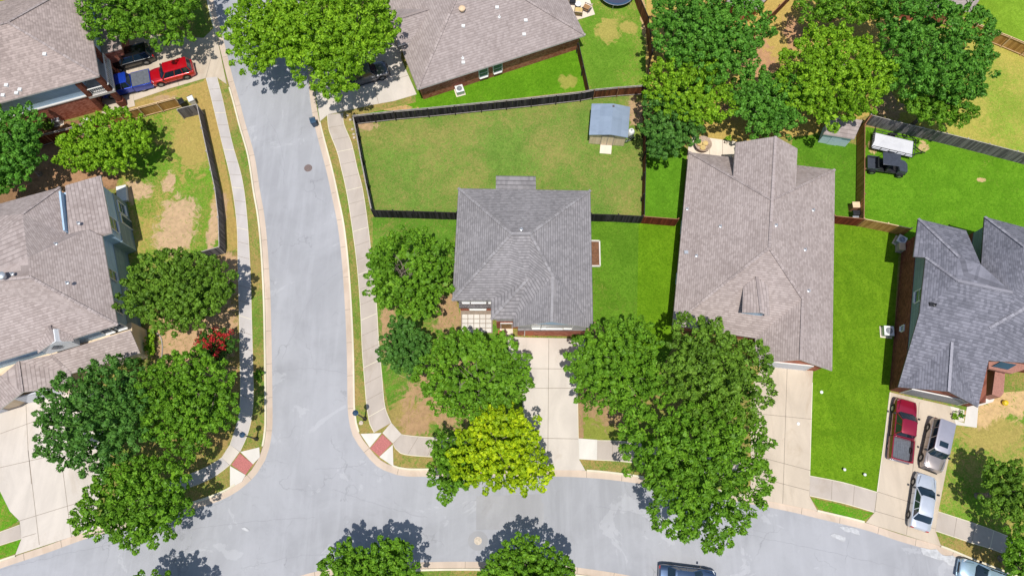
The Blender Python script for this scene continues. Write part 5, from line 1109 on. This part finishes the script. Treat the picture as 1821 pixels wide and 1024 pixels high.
# things by the house on the left, and the entry bed at the right
boxthing('patio_bench', 'white box bench against the grey siding of the left house', 'bench', 216, 344, (.5, .9), .5, 'whitep', 'whitep', .25)
boxthing('storage_box', 'pale box below the windows of the left house', 'storage box', 219, 402, (.35, .4), .8, 'rail_w', 'rail_w', .2)
c = P(170, 193, .4); 
for i, (x, y) in enumerate(((190, 193), (190, 199))):
    c = P(x, y, .4); t = thing('potted_plant', ['potted plant nearest the garage on the corner porch slab', 'potted plant nearest the fence on the corner porch slab'][i], 'potted plant', (c.x, c.y, .13), 0, 'potted plants')
    b = MB(); b.lathe([(.14, 0), (.2, .3), (.17, .32)], n=12); b.build('pot', 'rail_b', t, world=False)
b = MB(); bed = [P(1693, 725, .14), P(1715, 729, .14), P(1714, 750, .14), P(1694, 746, .14)]; b.prism(bed, .0, .15); struct(b.build('rock_bed', plain('bed_gravel', lin(216, 206, 190), .95, .3, 7)))
t = thing('brick_planter', 'reddish timber planter box beside the path to the centre house', 'planter', P(892, 592, 0)); b = MB()
q = [P(886, 587, .5), P(898, 587, .5), P(898, 598, .5), P(886, 598, .5)]; b.prism(q, .1, .42); b.build('planter_box', 'garage_r', t); b = MB(); b.prism(inset(q, .08), .42, .45); b.build('soil_bed', 'soil', t)
b = MB(); L = smooth_line([P(x, y, .12) for x, y in ((277, 590), (286, 600), (289, 618), (287, 640))], .2); b.tube([(p.x, p.y, .15) for p in L], .06, 6); tag(b.build('garden_edging', 'rail_w', None, True), 'curved pale garden edging between the left house and the bare patch', 'garden edging')
b = MB(); L = smooth_line([P(x, y, .12) for x, y in ((95, 205), (105, 203), (115, 209), (117, 214))], .2); b.tube([(p.x, p.y, 1.2 - .2 * i) for i, p in enumerate(L[:5])], .03, 6); tag(b.build('garden_hose', 'plas', None, True), 'dark hose hanging on the brick wall at the upper left', 'garden hose')

# ================================================================ trees
rs = np.random.RandomState(11)
leafm = {}
def leaf_mat(key, c1, c2, c3=None):
    if key in leafm: return leafm[key]
    n = NT('leaves_' + key); p = n.pos(); rnd = n.geo.outputs['Random Per Island']
    c = n.mix(rnd, c1, c2)
    c = n.mix(n.math('MULTIPLY', n.ramp(n.noise(.55, 3, .6), .4, .65), .6), c, c3 or mul(c1, .8))
    n.out(c, .55, spec=.25)
    tr = n.n('BsdfTranslucent'); n.l(n.mix(.5, c, (c2[0] * 1.3, c2[1] * 1.5, c2[2] * .7, 1)), tr.inputs[0])
    mx = n.n('MixShader'); mx.inputs[0].default_value = .12; n.l(n.b.outputs[0], mx.inputs[1]); n.l(tr.outputs[0], mx.inputs[2])
    n.l(mx.outputs[0], n.t.nodes['Material Output'].inputs[0]); leafm[key] = n.m; return n.m
PAL = dict(
    mid=((.090, .225, .012, 1), (.220, .430, .026, 1)), bright=((.140, .310, .010, 1), (.340, .570, .026, 1)), dark=((.040, .110, .014, 1), (.090, .210, .026, 1)),
    deep=((.058, .170, .024, 1), (.140, .310, .045, 1)), olive=((.095, .200, .016, 1), (.215, .385, .036, 1)), lime=((.20, .36, .006, 1), (.58, .70, .012, 1)), cool=((.070, .215, .020, 1), (.175, .420, .042, 1)))
def crown_mesh(C, a, bb, hz, key, nlobe, leafL, leafW, dens, spread, rs, sub=.55, lift=.45, name='crown', parent=None, extra=None, upper=-.25, hole=0):
    """lobed crown: leaf sprays on the surface of many overlapping lobes"""
    lobes = []
    for i in range(nlobe):
        an = i * 2.399963 + rs.uniform(-.45, .45); rr = math.sqrt((i + .4) / nlobe) * .72 * rs.uniform(.84, 1.16)
        zz = math.sqrt(max(0, 1 - rr * rr)) * rs.uniform(.35, .8) + rs.uniform(-.15, .05)
        lobes.append((rr * math.cos(an) * rs.uniform(.9, 1.1), rr * math.sin(an) * rs.uniform(.9, 1.1), zz * .75, rs.uniform(.30, .43)))
    lb = np.array(lobes); sc = np.array([a, bb, hz])
    gap = leafL * 1.95 / math.sqrt(dens)                      # spacing of the tufts
    N = int(70 * a * bb / gap ** 2 / 2.2) + 100
    li = rs.randint(0, nlobe, N); u = rs.uniform(upper, 1, N); ph = rs.uniform(0, 2 * math.pi, N); s_ = np.sqrt(1 - u * u)
    dirs = np.stack([s_ * np.cos(ph), s_ * np.sin(ph), u], 1)
    rad = rs.uniform(.86, 1.16, N) + np.where(rs.rand(N) < .14, rs.uniform(.05, .3, N), 0)
    pts = lb[li, :3] + dirs * (lb[li, 3] * rad)[:, None]
    keep = np.ones(N, bool)
    for k in range(nlobe):
        d = np.linalg.norm(pts - lb[k, :3], axis=1); keep &= ~((d < lb[k, 3] * .74) & (li != k))
    pts, dirs = pts[keep], dirs[keep]; W_ = pts * sc
    sel = []; ok = np.ones(len(W_), bool)
    for k in range(len(W_)):
        if ok[k]: sel.append(k); ok &= (np.linalg.norm(W_ - W_[k], axis=1) > gap * rs.uniform(.62, 1.0)); 
    if hole:                                                # thin place in the crown where the limbs show
        hx, hy = -.12, .12; sel = [k for k in sel if math.hypot(pts[k, 0] - hx, (pts[k, 1] - hy) * 1.3) > hole * rs.uniform(.6, 1.15)]
    W_, dirs, pn = W_[sel], dirs[sel], pts[sel]
    out = dirs * .8 + pn / (np.linalg.norm(pn, axis=1)[:, None] + 1e-6) * .7; out[:, 2] += lift; out /= np.linalg.norm(out, axis=1)[:, None]
    K = int(spread * 7); nt = len(W_)                            # leaves per tuft
    W_ = W_ + out * (rs.uniform(-.35, .55, nt) * gap)[:, None]
    def unit(v): return v / (np.linalg.norm(v, axis=1)[:, None] + 1e-6)
    rc = np.repeat(gap * rs.uniform(.34, .58, nt), K)[:, None]; cen = np.repeat(W_, K, 0); o = np.repeat(out, K, 0); M_ = len(cen)
    r = unit(unit(rs.normal(0, 1, (M_, 3))) + o * .55)
    pos = cen + r * rc * rs.uniform(.75, 1.15, M_)[:, None] + o * (r * o).sum(1)[:, None] * rc * .6
    nrm = unit(r + rs.normal(0, .42, (M_, 3))); t1 = unit(np.cross(nrm, rs.normal(0, 1, (M_, 3))))
    spk = rs.rand(M_) < .3; t1[spk] = unit(r[spk] + o[spk] * .4 + rs.normal(0, .3, (spk.sum(), 3)))
    # foliage lower in the crown that closes it
    ni = int(min(56 * a * bb / (leafL / .42) ** 2, 9500)); li2 = rs.randint(0, nlobe, ni)
    q = rs.normal(0, 1, (ni, 3)); q = unit(q)
    p_in = (lb[li2, :3] * [1, 1, .8] + q * (lb[li2, 3] * rs.uniform(.1, .9, ni))[:, None] * [1, 1, .5]) * sc - np.array([0, 0, .22 * hz])
    if hole: p_in[:, 2] -= np.where(np.hypot(p_in[:, 0] / sc[0] + .12, (p_in[:, 1] / sc[1] - .12) * 1.3) < hole, .75 * hz, 0)
    n_in = unit(rs.normal(0, .5, (ni, 3)) + [0, 0, 1]); t_in = unit(np.cross(n_in, rs.normal(0, 1, (ni, 3))))
    big = np.concatenate([np.ones(M_), np.full(ni, 2.5)]); pos = np.concatenate([pos, p_in]) + np.array([C.x, C.y, C.z]); t1 = np.concatenate([t1, t_in]); nrm = np.concatenate([nrm, n_in]); M_ += ni
    t2 = unit(np.cross(nrm, t1)); Ls = (leafL * .35 * big * rs.uniform(.65, 1.3, M_))[:, None]; Ws = (leafW * .74 * big * rs.uniform(.7, 1.25, M_))[:, None]
    v0 = pos - t1 * Ls * .8; v1 = pos + t2 * Ws + nrm * Ws * .25; v2 = pos + t1 * Ls; v3 = pos - t2 * Ws + nrm * Ws * .25
    off = np.array(parent_loc(parent)) if parent else 0
    co = np.stack([v0, v1, v2, v3], 1).reshape(-1, 3) - off
    me = bpy.data.meshes.new(name); me.vertices.add(len(co)); me.vertices.foreach_set('co', co.astype(np.float32).ravel())
    me.loops.add(len(co)); me.loops.foreach_set('vertex_index', np.arange(len(co), dtype=np.int32))
    me.polygons.add(M_); me.polygons.foreach_set('loop_start', np.arange(0, len(co), 4, dtype=np.int32))
    me.polygons.foreach_set('loop_total', np.full(M_, 4, np.int32))
    me.materials.append(extra if extra else leaf_mat(key, *PAL[key])); me.update(calc_edges=True); me.validate()
    ob = bpy.data.objects.new(name, me); COL.objects.link(ob)
    if parent: ob.parent = parent
    return ob, lb
def tree(label, cx, cy, rx, ry, key, zc=4.2, hz=None, nl=None, leaf=.42, lw=.12, dens=2.1, K=10, limbs=6, group='trees in the gardens and along the streets', cat='tree', name='shade_tree', bare=0, base=None, trunk_r=.22):
    C = P(cx, cy, zc); e = P(cx + rx, cy, zc); n_ = P(cx, cy - ry, zc); a = (e - C).length; bb = (n_ - C).length * .95
    hz = hz or min(a, bb) * .62
    t = thing(name, label, cat, (C.x, C.y, .1), 0, group)
    nl = nl or int(9 + a * 2.6)
    ob, lb = crown_mesh(C, a * .915, bb * .915, hz, key, nl, leaf, lw, dens, K, rs, parent=t, hole=.34 if bare > 1 else 0)
    b = MB(); bx, by = (C.x + rs.uniform(-.4, .4), C.y + rs.uniform(-.4, .4)); fork = zc * .5
    b.tube([(bx, by, 0), (bx, by, .25), (bx + .05, by, fork * .6), (bx, by + .05, fork)], [trunk_r * 1.5, trunk_r * 1.05, trunk_r * .9, trunk_r * .8], 9)
    for i in range(limbs):
        L = lb[int(i * len(lb) / limbs)]; q = V3((C.x + L[0] * a * .9, C.y + L[1] * bb * .9, C.z + (L[2] + L[3] * .3) * hz)); o = V3((bx, by, fork - .2))
        m1 = o.lerp(q, .35) + V3((rs.uniform(-.3, .3), rs.uniform(-.3, .3), -.25)); m2 = o.lerp(q, .7) + V3((rs.uniform(-.25, .25), rs.uniform(-.25, .25), .05))
        b.tube([o, m1, m2, q], [trunk_r * .55, trunk_r * .4, trunk_r * .24, .02], 6)
        for k in range(2 + bare * 2):
            f = rs.uniform(.4, .85); s0 = o.lerp(q, f); s1 = s0 + V3((rs.uniform(-1, 1), rs.uniform(-1, 1), rs.uniform(.4, 1.1))) * a * .28
            b.tube([s0, s0.lerp(s1, .5) + V3((0, 0, -.1)), s1], [trunk_r * .2, trunk_r * .13, .012], 5)
    b.build('trunk', 'bark', t, True); return t
tree('broad green tree shading the upper left driveway', 262, 16, 112, 66, 'mid', 4.8, leaf=.5)
tree('wide round green tree behind the bare yard at the left', 196, 262, 86, 50, 'bright', 3.4, leaf=.4)
tree('green tree at the left edge above the taupe roof', 18, 274, 72, 80, 'cool', 4.2, leaf=.42)
tree('dark green tree between the left house and the left sidewalk', 320, 522, 103, 74, 'olive', 4.0, leaf=.38)
tree('large dark green tree nearest the left sidewalk, north of the corner ramp', 342, 716, 92, 88, 'mid', 5.0, leaf=.42)
tree('large dark green tree overhanging the lower left driveway', 176, 742, 108, 96, 'deep', 5.0, leaf=.46)
tree('round light green tree over the kerb at the lower left', 254, 893, 104, 84, 'mid', 4.6, leaf=.44, bare=1)
tree('big tree over the street edge at the top, left crown of the pair', 492, 52, 80, 88, 'bright', 5.0, leaf=.46)
tree('big round tree over the top-middle driveway, right crown of the pair', 606, 70, 108, 102, 'bright', 5.4, leaf=.52)
tree('round green tree left of the centre house, with pale bare limbs showing', 730, 487, 76, 84, 'mid', 4.0, leaf=.42, bare=2, limbs=8)
tree('small dark bluish tree between the centre house and the sidewalk', 722, 627, 50, 54, 'deep', 3.4, leaf=.34)
tree('large green tree left of the centre driveway, with bare grey limbs in its middle', 843, 668, 100, 80, 'mid', 4.8, leaf=.4, bare=2, limbs=8)
tree('yellow-green tree over the kerb below the centre driveway', 886, 808, 90, 82, 'lime', 4.6, leaf=.44, lw=.13, bare=1)
tree('dark green tree at the left foot of the yellow-green tree', 808, 825, 48, 66, 'mid', 3.6, leaf=.44)
tree('green tree right of the centre driveway with a feathery crown', 1092, 658, 90, 92, 'mid', 4.8, leaf=.44, bare=1)
tree('very large tree in front of the dormered house, upper crown', 1262, 668, 104, 104, 'olive', 5.6, leaf=.5)
tree('very large tree over the lower street right of centre', 1240, 825, 130, 126, 'mid', 5.6, leaf=.5)
tree('dark green tree at the top, right of the trampoline fence', 1254, 62, 106, 96, 'cool', 5.2, leaf=.46)
tree('yellowish green tree behind the blue-roofed shed', 1222, 172, 80, 66, 'bright', 4.4, leaf=.42)
tree('small dark tree right beside the blue-roofed shed', 1192, 226, 56, 60, 'deep', 4.0, leaf=.4)
tree('bright green tree above the pale blue fronted shed', 1474, 142, 94, 88, 'bright', 5.0, leaf=.46)
tree('dark green tree just north of the dormered house', 1362, 190, 62, 62, 'cool', 4.4, leaf=.42)
tree('large dark green tree at the top right behind the grey fence', 1654, 92, 106, 98, 'cool', 5.4, leaf=.5)
tree('smaller green tree leaning over the grey fence', 1664, 192, 68, 40, 'mid', 4.0, leaf=.42)
tree('broken green tree at the top between the two brightest crowns', 1510, 8, 92, 48, 'mid', 4.6, leaf=.46, dens=1.4)
tree('small round tree at the right edge beside the right sidewalk', 1790, 872, 52, 58, 'olive', 3.6, leaf=.36)
tree('green tree in the bottom right corner over the silver blue car', 1826, 996, 52, 60, 'mid', 3.8, leaf=.38)
tree('round tree at the bottom edge, left of the bottom centre', 656, 1016, 84, 72, 'mid', 3.8, leaf=.36)
tree('round tree at the bottom edge, right of the yellow-green tree', 937, 1024, 92, 76, 'mid', 3.8, leaf=.36)
tree('tree whose top and shadow just show at the bottom edge, left of the others', 284, 1072, 62, 62, 'mid', 3.8, leaf=.36)
# crape myrtle with red blossom
t = tree('crape myrtle bush covered in red blossom beside the left sidewalk', 384, 617, 38, 32, 'dark', 2.0, leaf=.26, lw=.07, cat='flowering bush', group=None, name='crape_myrtle', trunk_r=.07)
redm = NT('red_blossom'); redm.out(redm.mix(redm.ramp(redm.noise(3, 3), .3, .7), lin(176, 22, 40), lin(204, 66, 60)), .7); redm = redm.m
C = P(384, 612, 2.7); fl = MB()
for i in range(27):
    a_, r_ = rs.uniform(0, 6.28), math.sqrt(rs.uniform(0, 1)); p = V3((C.x + math.cos(a_) * r_ * 2.0, C.y + math.sin(a_) * r_ * 1.65, C.z + .85 * (1 - r_ * r_) - .25))
    for k in range(44):
        q = p + V3(rs.normal(0, .13, 3)); d1, d2 = V3(rs.normal(0, .045, 3)), V3(rs.normal(0, .045, 3)); fl.add([q - d1, q + d2, q + d1, q - d2], [(0, 1, 2, 3)])
fl.build('blossom', redm, t)
# shrubs
def shrub(label, cx, cy, rx, ry, key, zc=.7, leaf=.2, cat='shrub', name='shrub'):
    return tree(label, cx, cy, rx, ry, key, zc, leaf=leaf, lw=.07, nl=7, limbs=4, group='garden shrubs', cat=cat, name=name, trunk_r=.05, dens=2, K=6)
shrub('bright green shrub below the low front roof of the left house', 232, 640, 16, 12, 'mid'); shrub('tall dark shrub at the corner of the left house beside the curved edging', 268, 612, 10, 26, 'bright')
shrub('thin grey-green shrub beside the pale air conditioner at the upper left', 84, 224, 16, 9, 'olive'); shrub('small bush in front of the tan fence near the corner porch', 214, 196, 10, 5, 'bright')
shrub('green shrub at the left corner of the garage of the centre house', 1024, 600, 7, 5, 'mid'); shrub('dark shrub at the right corner of the garage of the centre house', 1034, 597, 6, 6, 'deep')
shrub('yellowish shrub in the rock bed by the right garage', 1698, 740, 5, 6, 'bright', .35, .14); shrub('green shrub in the rock bed nearest the path', 1710, 738, 3.5, 4, 'mid', .35, .14)
shrub('low round bush at the right end of the patio behind the dormered house', 1295, 246, 6, 4, 'bright'); shrub('dark shrub by the kerb strip left of the junction', 459, 668, 8, 12, 'mid', .4)
shrub('dry grey shrub in the bare yard near the tan fence', 258, 226, 17, 9, 'olive', .5)
for o in bpy.data.objects:
    if o.name.startswith('potted_plant') and o.type == 'EMPTY':
        c = o.location; ob, _ = crown_mesh(V3((c.x, c.y, .5)), .25, .25, .25, 'olive', 5, .14, .05, 3, 3, rs, name='leaves', parent=o)
